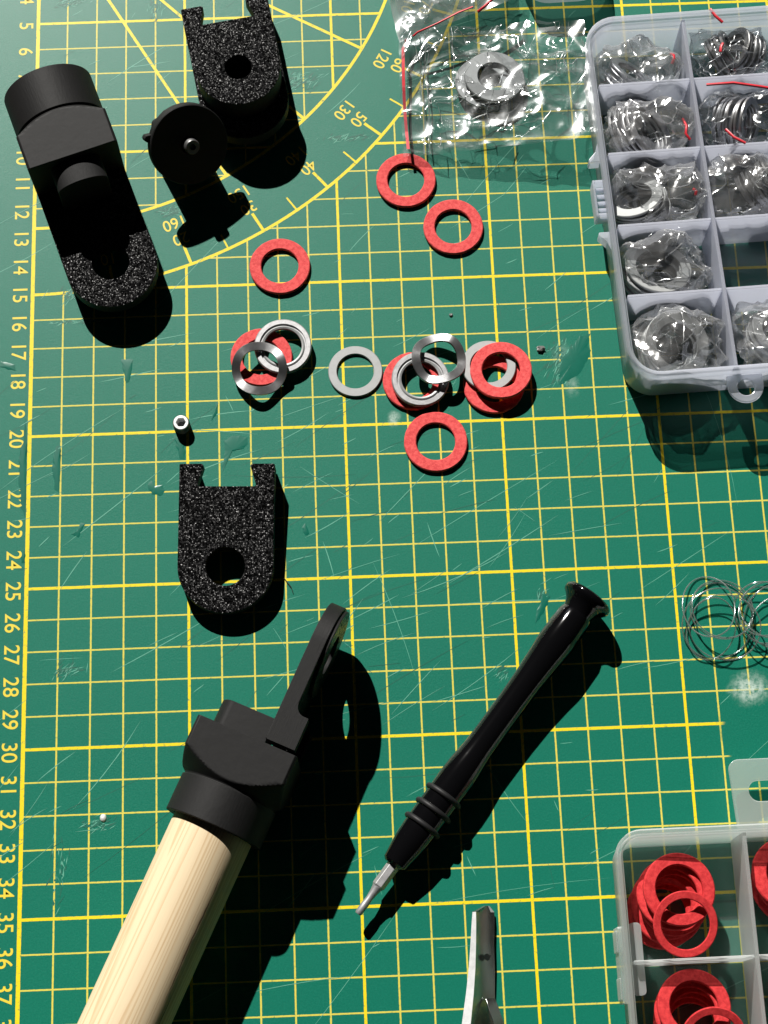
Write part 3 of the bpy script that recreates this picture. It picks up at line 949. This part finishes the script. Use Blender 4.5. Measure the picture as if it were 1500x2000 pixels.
# snap lugs, ribbed latch and hanging eye of the case
for yy, s in ((-4.75, 1), (-7.85, -1)):
    bm = bmesh.new()
    prism(bm, [(0.0, 0.42 * s), (0.0, -0.30 * s), (-0.34, -0.30 * s), (-0.36, -0.20 * s), (-0.12, 0.06 * s)], [], 1.30, 1.75)
    o = mesh_obj('snap_lug', bm, 'case_wall', c1, bevel=0.02); o.location = (0.03, yy, 0)
bm = bmesh.new()
box(bm, -0.36, -0.30, -0.62, 0.62, 1.05, 1.7); box(bm, -0.29, 0.05, -0.62, -0.56, 1.05, 1.7); box(bm, -0.29, 0.05, 0.56, 0.62, 1.05, 1.7)
for k in range(4): box(bm, -0.29, 0.05, -0.36 + 0.24 * k - 0.02, -0.36 + 0.24 * k + 0.02, 1.12, 1.6)
o = mesh_obj('ribbed_latch', bm, 'case_wall', c1); o.location = (0.06, -6.3, 0)
bm = bmesh.new()
prism(bm, [(-0.56, 0.0), (-0.56, -0.36)] + circle(0, -0.36, 0.56, 20, pi, 2 * pi)[1:-1] + [(0.56, -0.36), (0.56, 0.0)], [circle(0, -0.42, 0.27, 28)], 1.55, 1.68)
o = mesh_obj('hanging_eye', bm, 'case_wall', c1, bevel=0.03); o.location = (3.62, -12.72, 0)

def in1(x, y, z=0): return MW1 @ Vector((x, -y, z))

def stack(origin, n, R, r, t, axis, mat, name, label, group, cat='washer', jit=0.06, gap=1.15, seed=1, verts=56, lo=0.13):
    rnd = random.Random(seed)
    ax = Vector(axis).normalized()
    q0 = Vector((0, 0, 1)).rotation_difference(ax)
    first = None
    for i in range(n):
        if first is None: o = first = ring_mesh(name, R, r, t, mat, verts, 0.02)
        else: o = first.copy(); COL.objects.link(o)
        e = (q0.to_matrix() @ Matrix.Rotation(rnd.gauss(0, 0.05), 3, 'X') @ Matrix.Rotation(rnd.gauss(0, 0.05), 3, 'Y')).to_euler()
        o.rotation_euler = e
        p = Vector(origin) + ax * (i * t * gap) + Vector((rnd.gauss(0, jit), rnd.gauss(0, jit), 0))
        low = p.z - R * math.sqrt(max(0, 1 - ax.z ** 2))
        if low < lo: p.z += lo - low
        o.location = p
        tag(o, 'topmost ' + label if i == n - 1 else label, cat, group)

def crumpled(name, center, size, seed, label, group=None, mat='film3', rotz=0.0, amp=0.24, strip=None, peak=0.0, sub=5, folds=34):
    rnd = random.Random(seed)
    bm = bmesh.new(); bmesh.ops.create_icosphere(bm, subdivisions=sub, radius=1.0)
    sx, sy, sz = size
    off = Vector((rnd.uniform(-50, 50), rnd.uniform(-50, 50), rnd.uniform(-50, 50)))
    def shape(d):
        # squarish pillow, pinched into creases
        f = (abs(d.x) ** 4 + abs(d.y) ** 4 + abs(d.z) ** 4) ** -0.25
        p = d * (0.55 * f + 0.45)
        q = Vector((p.x * sx, p.y * sy, p.z * sz))
        n1 = noise.noise(q * 0.9 + off)
        n2 = noise.noise(q * 3.1 + off)
        w1 = (1.0 - abs(noise.noise(Vector((q.x * 1.1, q.y * 1.1, q.z * 0.5)) + off * 1.3))) ** 8
        w2 = (1.0 - abs(noise.noise(Vector((q.x * 1.9 + q.y, q.y * 1.7 - q.x * 0.8, q.z)) + off * 2.1))) ** 8
        k = 0.92 + amp * (1.0 * n1 + 0.75 * w1 + 0.45 * w2 + 0.16 * n2)
        q = Vector((q.x * k, q.y * k, q.z * k))
        if peak and d.z > 0.2: q.z += peak * max(0, n1) * d.z
        q.z = max(q.z, -sz * 0.92)
        return q
    for v_ in bm.verts: v_.co = shape(v_.co.copy())
    fb = bmesh.new()
    for k in range(folds):
        d = Vector((rnd.gauss(0, 0.6), rnd.gauss(0, 0.6), rnd.uniform(0.35, 1.0))).normalized()
        t = d.cross(Vector((rnd.gauss(0, 1), rnd.gauss(0, 1), rnd.gauss(0, 1)))).normalized()
        P_ = []; st = rnd.uniform(0.05, 0.11); N_ = rnd.randint(6, 16)
        for i in range(N_):
            P_.append(shape(d) * 1.004)
            d = (d + t * st).normalized(); t = (t - d * t.dot(d)).normalized()
            if rnd.random() < 0.22: t = (t + d.cross(t) * rnd.uniform(-1.3, 1.3)).normalized()
            else: t = (t + d.cross(t) * rnd.uniform(-0.18, 0.18)).normalized()
            if d.z < 0.05: break
        if len(P_) > 3:
            w0 = rnd.choice((0.007, 0.010, 0.016, 0.022))
            tube(fb, P_, [w0 * (0.25 + 0.75 * sin(pi * (i + 0.5) / len(P_))) for i in range(len(P_))], 5)
    root = empty(name, Matrix.Translation(center) @ Matrix.Rotation(rotz, 4, 'Z'))
    tag(root, label, 'plastic bag', group)
    mesh_obj('film', bm, mat, root, smooth_angle=50)
    mesh_obj('film_folds', fb, 'fold', root, smooth_angle=60)
    if strip:
        for pts, w in strip:
            bm = bmesh.new()
            tube(bm, pts, w, 6)
            s = mesh_obj('red_seal_strip', bm, 'red_strip', root, smooth_angle=60)
    return root

ROWS = [1.32, 3.68, 6.22, 8.72, 11.30]
BG = 'crumpled bags inside the clear case'
WG = 'bagged washers in the clear case, '
# left column
stack(in1(1.35, 1.75, 0.5), 6, 0.80, 0.52, 0.10, (0.5, 0.55, 0.75), 'spring', 'bagged_washer', 'steel washer in the top left compartment of the clear case', WG + 'top left', seed=2)
crumpled('plastic_bag', in1(1.75, 1.45, 1.05), (1.35, 0.92, 0.88), 21, 'crumpled clear bag in the top left compartment of the case', BG, peak=0.5,
         strip=[([(1.05, 0.15, 0.75), (1.12, 0.02, 0.88), (1.10, -0.16, 0.95), (1.04, -0.28, 0.86)], 0.05)])
stack(in1(1.30, 3.85, 0.8), 7, 1.12, 0.80, 0.10, (0.62, 0.10, 0.70), 'steel', 'bagged_washer', 'large steel washer in the second compartment down on the left of the case', WG + 'second left', seed=3)
crumpled('plastic_bag', in1(1.75, 3.75, 1.1), (1.38, 1.05, 0.95), 22, 'crumpled clear bag in the second compartment down, left column of the case', BG, peak=0.35,
         strip=[([(1.15, 0.1, 0.6), (1.22, -0.25, 0.75), (1.16, -0.55, 0.80), (1.3, -0.72, 0.7)], 0.045)])
stack(in1(1.25, 6.45, 0.7), 7, 0.98, 0.62, 0.10, (-0.25, 0.40, 0.85), 'zinc', 'bagged_washer', 'pale steel washer in the middle compartment on the left of the case', WG + 'middle left', seed=4)
crumpled('plastic_bag', in1(1.75, 6.25, 1.05), (1.38, 1.05, 0.92), 23, 'crumpled clear bag in the middle compartment, left column of the case', BG, peak=0.55,
         strip=[([(1.12, -0.05, 0.85), (1.17, -0.18, 0.95), (1.15, -0.3, 0.9)], 0.05)])
stack(in1(1.45, 8.85, 0.6), 6, 1.06, 0.74, 0.10, (0.12, 0.30, 0.92), 'zinc', 'bagged_washer', 'pale steel washer in the fourth compartment down, left column of the case', WG + 'fourth left', seed=5)
crumpled('plastic_bag', in1(1.78, 8.72, 1.0), (1.38, 1.02, 0.9), 24, 'crumpled clear bag in the fourth compartment down, left column of the case', BG, peak=0.45)
stack(in1(1.45, 11.4, 0.55), 9, 1.10, 0.70, 0.09, (0.28, -0.12, 0.95), 'zinc', 'bagged_washer', 'pale steel washer in the bottom left compartment of the clear case', WG + 'bottom left', seed=6)
crumpled('plastic_bag', in1(1.78, 11.25, 1.05), (1.38, 1.10, 0.92), 25, 'crumpled clear bag in the bottom left compartment of the case', BG, peak=0.4)
# right column
stack(in1(4.45, 1.15, 0.9), 6, 0.72, 0.44, 0.10, (0.75, 0.25, 0.55), 'dark_steel', 'bagged_washer', 'dark washer of the left stack in the top right compartment of the case', WG + 'top right', seed=7, jit=0.02)
stack(in1(5.60, 1.15, 0.9), 6, 0.76, 0.50, 0.10, (-0.80, 0.1, 0.50), 'dark_steel', 'bagged_washer', 'dark washer of the right stack in the top right compartment of the case', WG + 'top right end', seed=8, jit=0.02)
crumpled('plastic_bag', in1(4.95, 1.25, 1.0), (1.42, 0.98, 0.85), 26, 'crumpled clear bag in the top right compartment of the case', BG, mat='film2', peak=0.2,
         strip=[([(-0.75, 1.25, 1.12), (-0.62, 0.95, 1.18), (-0.40, 0.72, 1.15)], 0.055), ([(-0.42, 0.05, 0.95), (-0.5, -0.1, 1.0), (-0.52, -0.25, 0.95)], 0.05)])
stack(in1(4.35, 3.55, 0.9), 9, 0.88, 0.62, 0.10, (0.80, -0.35, 0.50), 'spring', 'bagged_washer', 'steel washer of the leaning stack in the second compartment down, right column', WG + 'second right', seed=9, jit=0.02)
crumpled('plastic_bag', in1(4.95, 3.75, 1.0), (1.42, 1.05, 0.85), 27, 'crumpled clear bag in the second compartment down, right column of the case', BG, mat='film2', peak=0.2,
         strip=[([(-1.25, 0.95, 1.10), (-0.4, 0.92, 1.22), (0.5, 0.78, 1.16), (1.2, 0.66, 1.1)], 0.05), ([(-0.75, -0.65, 1.0), (-0.55, -1.0, 1.12), (-0.2, -1.25, 1.15)], 0.05)])
stack(in1(4.9, 6.2, 0.8), 9, 0.80, 0.55, 0.10, (0.72, 0.30, 0.55), 'dark_steel', 'bagged_washer', 'black washer of the leaning stack in the middle compartment, right column', WG + 'middle right', seed=10, jit=0.02)
crumpled('plastic_bag', in1(4.75, 6.15, 1.0), (1.35, 1.0, 0.85), 28, 'crumpled clear bag in the middle compartment, right column of the case', BG, peak=0.35)
stack(in1(4.9, 11.4, 0.5), 7, 1.0, 0.66, 0.10, (0.2, 0.25, 0.9), 'zinc', 'bagged_washer', 'pale steel washer in the bottom compartment, right column of the case', WG + 'bottom right', seed=11)
crumpled('plastic_bag', in1(5.0, 11.2, 1.05), (1.40, 1.10, 0.92), 29, 'crumpled clear bag in the bottom compartment, right column of the case', BG, peak=0.4)

# ------------------------------------------------------------------ milky case with red washers, lower right
MW2 = Matrix.Translation((17.28, -33.33, 0.0)) @ Matrix.Rotation(radians(0.5), 4, 'Z')
c2 = case(MW2, 11.2, 11.0, 2.1, 0.75, 0.10, [3.72, 7.42], [3.66, 7.3], ('pp', 'pp_wall'),
          'milky clear compartment case holding red washers, lower right corner', rim=0.09)
bm = bmesh.new()
tabo = [(3.78, 0.02), (3.70, 1.75)] + circle(4.0, 1.75, 0.30, 8, pi, pi / 2)[1:] + [(7.2, 2.05), (7.5, 1.75), (7.42, 0.02)]
slot = circle(4.52, 1.10, 0.31, 12, pi / 2, 3 * pi / 2) + circle(6.6, 1.10, 0.31, 12, -pi / 2, pi / 2)
prism(bm, tabo, [slot], 0.72, 0.86)
mesh_obj('hanging_tab', bm, 'pp_wall', c2, bevel=0.04)
bm = bmesh.new()
box(bm, -0.16, 0.02, -1.05, 1.05, 0.7, 1.6); box(bm, -0.20, -0.165, -0.95, -0.35, 0.75, 1.5); box(bm, -0.20, -0.165, 0.35, 0.95, 0.75, 1.5)
o = mesh_obj('side_hinge', bm, 'pp_wall', c2, bevel=0.04); o.location = (0.07, -3.7, 0)
bm = bmesh.new(); prism(bm, rrect(0, 0.36, -1.0, 1.0, 0.12, 4), [], 1.35, 1.45)
o = mesh_obj('hinge_pad', bm, 'pp_wall', c2); o.location = (0.24, -3.55, 0)

RG = 'red washers in the milky case, '
def red_pile(items, label, group, seed):
    rnd = random.Random(seed); proto = {}
    for (x, y, z, ax, R, r, t) in items:
        k = (R, r, t)
        if k not in proto: o = proto[k] = ring_mesh('fibre_washer', R, r, t, 'red_dark', 64, 0.03)
        else: o = proto[k].copy(); COL.objects.link(o)
        o.location = (x, y, z); o.rotation_euler = Vector((0, 0, 1)).rotation_difference(Vector(ax).normalized()).to_euler()
        tag(o, 'topmost ' + label if len(items) > 1 and (x, y, z, ax, R, r, t) == items[-1] else label, 'washer', group)
A_ = 1.04
red_pile([(18.72, -35.55, 0.22, (-.1, .05, 1), A_, .69, .15), (18.86, -35.45, 0.42, (.08, .05, 1), A_, .69, .15), (18.82, -35.3, 0.64, (-.12, -.08, 1), A_, .69, .15),
          (18.98, -35.22, 0.86, (.1, -.1, 1), A_, .69, .15), (18.95, -35.1, 1.08, (-.08, .12, 1), A_, .69, .15), (19.08, -35.0, 1.32, (.08, .05, 1), A_, .69, .15)],
         'thick red washer in the pile in the upper left compartment of the milky case', RG + 'upper left', 1)
red_pile([(19.14, -35.98, 1.62, (0.06, -0.16, 0.97), .93, .70, .07)], 'thin red washer leaning against the pile in the milky case', RG + 'thin', 2)
red_pile([(19.3, -38.8, 0.25, (.05, .1, 1), A_, .69, .15), (19.22, -38.65, 0.47, (-.08, .1, 1), A_, .69, .15), (19.3, -38.53, 0.70, (.1, .05, 1), A_, .69, .15),
          (19.2, -38.38, 0.93, (-.05, .12, 1), A_, .69, .15), (19.24, -38.24, 1.18, (.04, .1, 1), A_, .69, .15)],
         'thick red washer in the pile in the lower compartment of the milky case', RG + 'lower left', 3)
red_pile([(19.7, -39.1, 1.30, (0.0, -0.40, 0.9), .93, .70, .07)], 'thin red washer leaning on the pile at the bottom edge', RG + 'thin', 4)
red_pile([(22.42, -35.0, 0.3, (.1, .1, 1), A_, .69, .15), (22.36, -34.9, 0.55, (-.1, .1, 1), A_, .69, .15), (22.42, -34.8, 0.8, (.1, .0, 1), A_, .69, .15), (22.30, -34.65, 1.05, (.05, .1, 1), A_, .62, .15)],
         'thick red washer in the compartment cut by the right edge, milky case', RG + 'upper right', 5)
red_pile([(22.6, -38.3, 0.5, (.1, .1, 1), A_, .69, .15), (22.62, -38.2, 0.75, (-.1, .1, 1), A_, .69, .15)],
         'thick red washer in the lower compartment cut by the right edge', RG + 'lower right', 6)

# ------------------------------------------------------------------ zip bag with washers
def sheet(bm, corners, nu, nv, amp, seed, lift=0.0, mi=0, sag=0.0):
    A, B, C, D = [Vector(c) for c in corners]       # upper left, upper right, lower right, lower left
    off = Vector((seed * 7.3, seed * 3.1, 0))
    rnd = random.Random(seed)
    g = []
    for j in range(nv + 1):
        row = []
        for i in range(nu + 1):
            u, v_ = i / nu, j / nv
            p = A.lerp(B, u).lerp(D.lerp(C, u), v_)
            q = Vector((p.x, p.y, 0)) + off
            rg = (1.0 - abs(noise.noise(Vector((q.x * 0.55 + q.y * 0.25, q.y * 0.80 - q.x * 0.2, seed * 1.7))))) ** 7
            rg2 = (1.0 - abs(noise.noise(Vector((q.x * 0.9 - q.y * 0.6, q.y * 0.85 + q.x * 0.6, seed * 2.9))))) ** 7
            h = amp * (1.2 * noise.noise(q * 0.55) + 0.85 * rg + 0.55 * rg2 + 0.30 * noise.noise(q * 1.1))
            edge = min(1.0, min(u, 1 - u, v_, 1 - v_) * 9)
            p.z = max(0.015 + lift * 0.5, p.z + lift + h * (0.45 + 0.55 * edge))
            p.x += 0.07 * noise.noise(q * 1.9 + Vector((9, 0, 0))); p.y += 0.07 * noise.noise(q * 1.9 + Vector((0, 9, 0)))
            row.append(bm.verts.new(p))
        g.append(row)
    rv = random.Random(seed + 5)
    for j in range(nv):
        for i in range(nu):
            a, b_, c, d = g[j][i], g[j][i + 1], g[j + 1][i + 1], g[j + 1][i]
            if rv.random() < 0.5: bm.faces.new((a, b_, c)); bm.faces.new((a, c, d))
            else: bm.faces.new((a, b_, d)); bm.faces.new((b_, c, d))

def sheet_folds(root, film, count, seed, zmin=0.0):
    """pinched white fold lines running over a film, following its own surface"""
    rnd = random.Random(seed)
    vs = [v.co.copy() for v in film.data.vertices]
    x0, x1 = min(v.x for v in vs), max(v.x for v in vs); y0, y1 = min(v.y for v in vs), max(v.y for v in vs)
    from mathutils.bvhtree import BVHTree
    tree = BVHTree.FromPolygons(vs, [tuple(p.vertices) for p in film.data.polygons])
    bm = bmesh.new()
    for k in range(count):
        x, y = rnd.uniform(x0, x1), rnd.uniform(y0, y1); a = rnd.uniform(0, 2 * pi)
        if rnd.random() < 0.3: y = y1 - abs(rnd.gauss(0, 0.3))
        P_ = []
        for i in range(rnd.randint(5, 18)):
            hit = tree.ray_cast(Vector((x, y, 9)), Vector((0, 0, -1)))[0]
            if hit is None: break
            P_.append(hit + Vector((0, 0, 0.006)))
            x += 0.09 * cos(a); y += 0.09 * sin(a)
            a += rnd.uniform(-1.2, 1.2) if rnd.random() < 0.2 else rnd.uniform(-0.15, 0.15)
        if len(P_) > 3:
            w0 = rnd.choice((0.007, 0.010, 0.014, 0.020))
            tube(bm, P_, [w0 * (0.2 + 0.8 * sin(pi * (i + 0.5) / len(P_))) for i in range(len(P_))], 5)
    mesh_obj('film_folds', bm, 'fold', root, smooth_angle=60)

def zip_bag():
    root = empty('zip_bag', Matrix.Identity(4))
    tag(root, 'crinkled clear zip bag with a red line holding two grey washers', 'plastic bag')
    top = [(12.28, -5.95, 0.30), (18.55, -5.95, 0.55), (18.62, -10.50, 1.10), (12.25, -10.65, 0.35)]
    bm = bmesh.new()
    sheet(bm, top, 110, 80, 0.24, 3, lift=0.12)
    fl = mesh_obj('upper_film', bm, 'film2', root, smooth_angle=60)
    sheet_folds(root, fl, 110, 5)
    bm = bmesh.new()
    sheet(bm, [(x, y, max(0.03, z - 0.22)) for x, y, z in top], 60, 44, 0.05, 9, lift=0.02)
    mesh_obj('lower_film', bm, 'film', root, smooth_angle=60)
    for k, xx in enumerate((12.98, 13.16)):
        bm = bmesh.new()
        tube(bm, [(xx + 0.03 * sin(t * 0.7 + k), -6.0 - 4.60 * t / 16.0, 0.24 + 0.03 * sin(t * 0.9)) for t in range(17)], 0.024, 6)
        mesh_obj('zip_ridge', bm, 'zip', root, smooth_angle=60)
    bm = bmesh.new()
    N = 22
    for i in range(N):
        t0, t1 = i / N, (i + 1) / N
        def P(t): return Vector((12.42 - 0.06 * sin(t * 3.0) + (0.10 if t < .06 else 0), -6.35 - 4.2 * t, 0.50 + 0.07 * sin(t * 7)))
        a, b_ = P(t0), P(t1)
        w = Vector((0.05, 0, 0.0))
        bm.faces.new([bm.verts.new(p) for p in (a - w, a + w, b_ + w, b_ - w)])
    bmesh.ops.remove_doubles(bm, verts=bm.verts[:], dist=0.001)
    mesh_obj('red_line', bm, 'red_strip', root)
zip_bag()
w = ring_mesh('flat_washer', 1.02, 0.56, 0.10, 'zinc', 72)
tag(place(w, 15.42, -7.86, 0.33, -6, 4, 0), 'larger grey washer inside the clear zip bag, on top', 'washer', 'washers in the zip bag')
w = ring_mesh('flat_washer', 0.98, 0.60, 0.10, 'zinc', 72)
tag(place(w, 15.08, -7.98, 0.18, -3, 3, 0), 'grey washer inside the clear zip bag, underneath', 'washer', 'washers in the zip bag')
bm = bmesh.new(); tube(bm, [(0.78 * cos(2 * pi * i / 64), 0.78 * sin(2 * pi * i / 64), 0) for i in range(64)], 0.10, 10, closed=True)
o = mesh_obj('rubber_ring', bm, 'rubber', None, smooth_angle=60)
tag(place(o, 15.55, -8.45, 0.14, 0, 0, 0), 'thin black rubber ring inside the clear zip bag', 'rubber ring')

# second bag folded over the top edge
def folded_bag():
    root = empty('zip_bag', Matrix.Identity(4))
    tag(root, 'folded clear bag with red stripes at the top edge, overlapping the zip bag', 'plastic bag')
    bm = bmesh.new()
    sheet(bm, [(11.7, -2.2, 0.9), (16.5, -2.0, 1.1), (16.25, -5.1, 0.95), (12.35, -6.35, 0.75)], 56, 44, 0.26, 13, lift=0.10)
    fl = mesh_obj('upper_film', bm, 'film4', root, smooth_angle=60)
    sheet_folds(root, fl, 60, 8)
    bm = bmesh.new()
    sheet(bm, [(11.5, -2.2, 0.25), (16.4, -2.0, 0.4), (16.2, -5.0, 0.5), (12.3, -6.5, 0.45)], 48, 40, 0.16, 17, lift=0.04)
    mesh_obj('lower_film', bm, 'film4', root, smooth_angle=60)
    bm = bmesh.new(); tube(bm, [(12.75, -6.45, 0.80), (12.9, -6.38, 0.92), (13.6, -6.1, 1.0), (14.3, -5.75, 1.05), (14.8, -5.55, 1.05)], 0.035, 6)
    mesh_obj('red_seal_strip', bm, 'red_strip', root, smooth_angle=60)
    bm = bmesh.new(); tube(bm, [(14.95, -5.75, 1.05), (15.2, -5.6, 1.15), (15.6, -5.25, 1.22), (16.1, -4.9, 1.2)], 0.055, 6)
    mesh_obj('red_seal_strip', bm, 'red_strip', root, smooth_angle=60)
folded_bag()

# corner of a clear lid reaching in at the top
bm = bmesh.new()
def LL(ins, z): return [(x, y, z) for x, y in rrect(16.4 + ins, 19.2 - ins, -5.65 + ins, 1.0 - ins, 0.9)]
R_ = loft(bm, [LL(0.0, 0.35), LL(0.0, 1.0), LL(0.08, 1.08)])
bm.faces.new(R_[-1])
o = mesh_obj('clear_tray', bm, 'case_wall', None, smooth_angle=40)
o.rotation_euler = (0, 0, radians(2.0))
tag(o, 'rounded corner of a clear plastic tray at the top edge', 'tray')

# ------------------------------------------------------------------ tangled clear rings
def coil(center, rad, n, seed, label):
    rnd = random.Random(seed)
    root = empty('clear_filament_coil', Matrix.Translation((center[0], center[1], 0)))
    tag(root, label, 'filament coil', 'coils of clear filament')
    for k in range(n):
        bm = bmesh.new()
        r = rad * rnd.uniform(0.82, 1.08); e = rnd.uniform(0.72, 1.0); a0 = rnd.uniform(0, pi)
        cx, cy = rnd.uniform(-.28, .28), rnd.uniform(-.42, .35)
        tl = rnd.uniform(0.12, 0.34); ta = rnd.uniform(0, 2 * pi); zc = 0.06 + tl * r
        pts = []
        for i in range(72):
            a = 2 * pi * i / 72
            x, y = r * cos(a), r * e * sin(a)
            X, Y = x * cos(a0) - y * sin(a0) + cx, x * sin(a0) + y * cos(a0) + cy
            z = zc + tl * (x * cos(ta) + y * sin(ta)) + 0.03 * sin(3 * a + k)
            pts.append((X, Y, max(0.035, z)))
        tube(bm, pts, 0.022, 8, closed=True)
        mesh_obj('loop', bm, 'filament', root, smooth_angle=60)
coil((21.15, -26.75), 1.08, 6, 4, 'tangle of thin clear plastic loops, whole one right of the screwdriver')
coil((22.95, -26.55), 1.05, 5, 9, 'tangle of thin clear plastic loops cut off by the right edge')

# ------------------------------------------------------------------ crumbs and a stray fibre
def crumb(x, y, s, seed, label):
    rnd = random.Random(seed); bm = bmesh.new(); bmesh.ops.create_icosphere(bm, subdivisions=2, radius=1)
    for v_ in bm.verts: v_.co = Vector((v_.co.x * s * 1.3, v_.co.y * s, v_.co.z * s * .6)) * rnd.uniform(0.7, 1.25)
    o = mesh_obj('plastic_crumb', bm, 'crumb'); o.location = (x, y, s * .55)
    tag(o, label, 'crumb', 'crumbs on the mat')
crumb(16.37, -17.62, 0.11, 1, 'small grey crumb right of the overlapping red washers')
bm = bmesh.new(); bmesh.ops.create_uvsphere(bm, u_segments=16, v_segments=10, radius=1)
for v_ in bm.verts: v_.co = Vector((v_.co.x * .10, v_.co.y * .12, max(0, v_.co.z) * .07))
o = mesh_obj('white_glue_bead', bm, 'bright', mat_o, smooth_angle=60); o.location = (2.42, -32.12, 0.0)
crumb(13.55, -16.32, 0.05, 2, 'tiny dark crumb above the row of washers')
bm = bmesh.new(); tube(bm, [(7.95, -24.95, 0.02), (8.05, -25.1, 0.05), (8.16, -25.25, 0.06), (8.22, -25.45, 0.03)], 0.012, 5)
tag(mesh_obj('stray_fibre', bm, 'hair', None, smooth_angle=60), 'short dark stray fibre beside the loose plate', 'fibre')


# ------------------------------------------------------------------ bring centimetres to metres
def to_metres():
    done = set()
    S = Matrix.Scale(U, 4)
    for o in list(SC.objects):
        if o.type in {'CAMERA', 'LIGHT'}: continue
        if o.type == 'MESH' and o.data.name not in done:
            done.add(o.data.name); o.data.transform(S)
        o.location = o.location * U
to_metres()
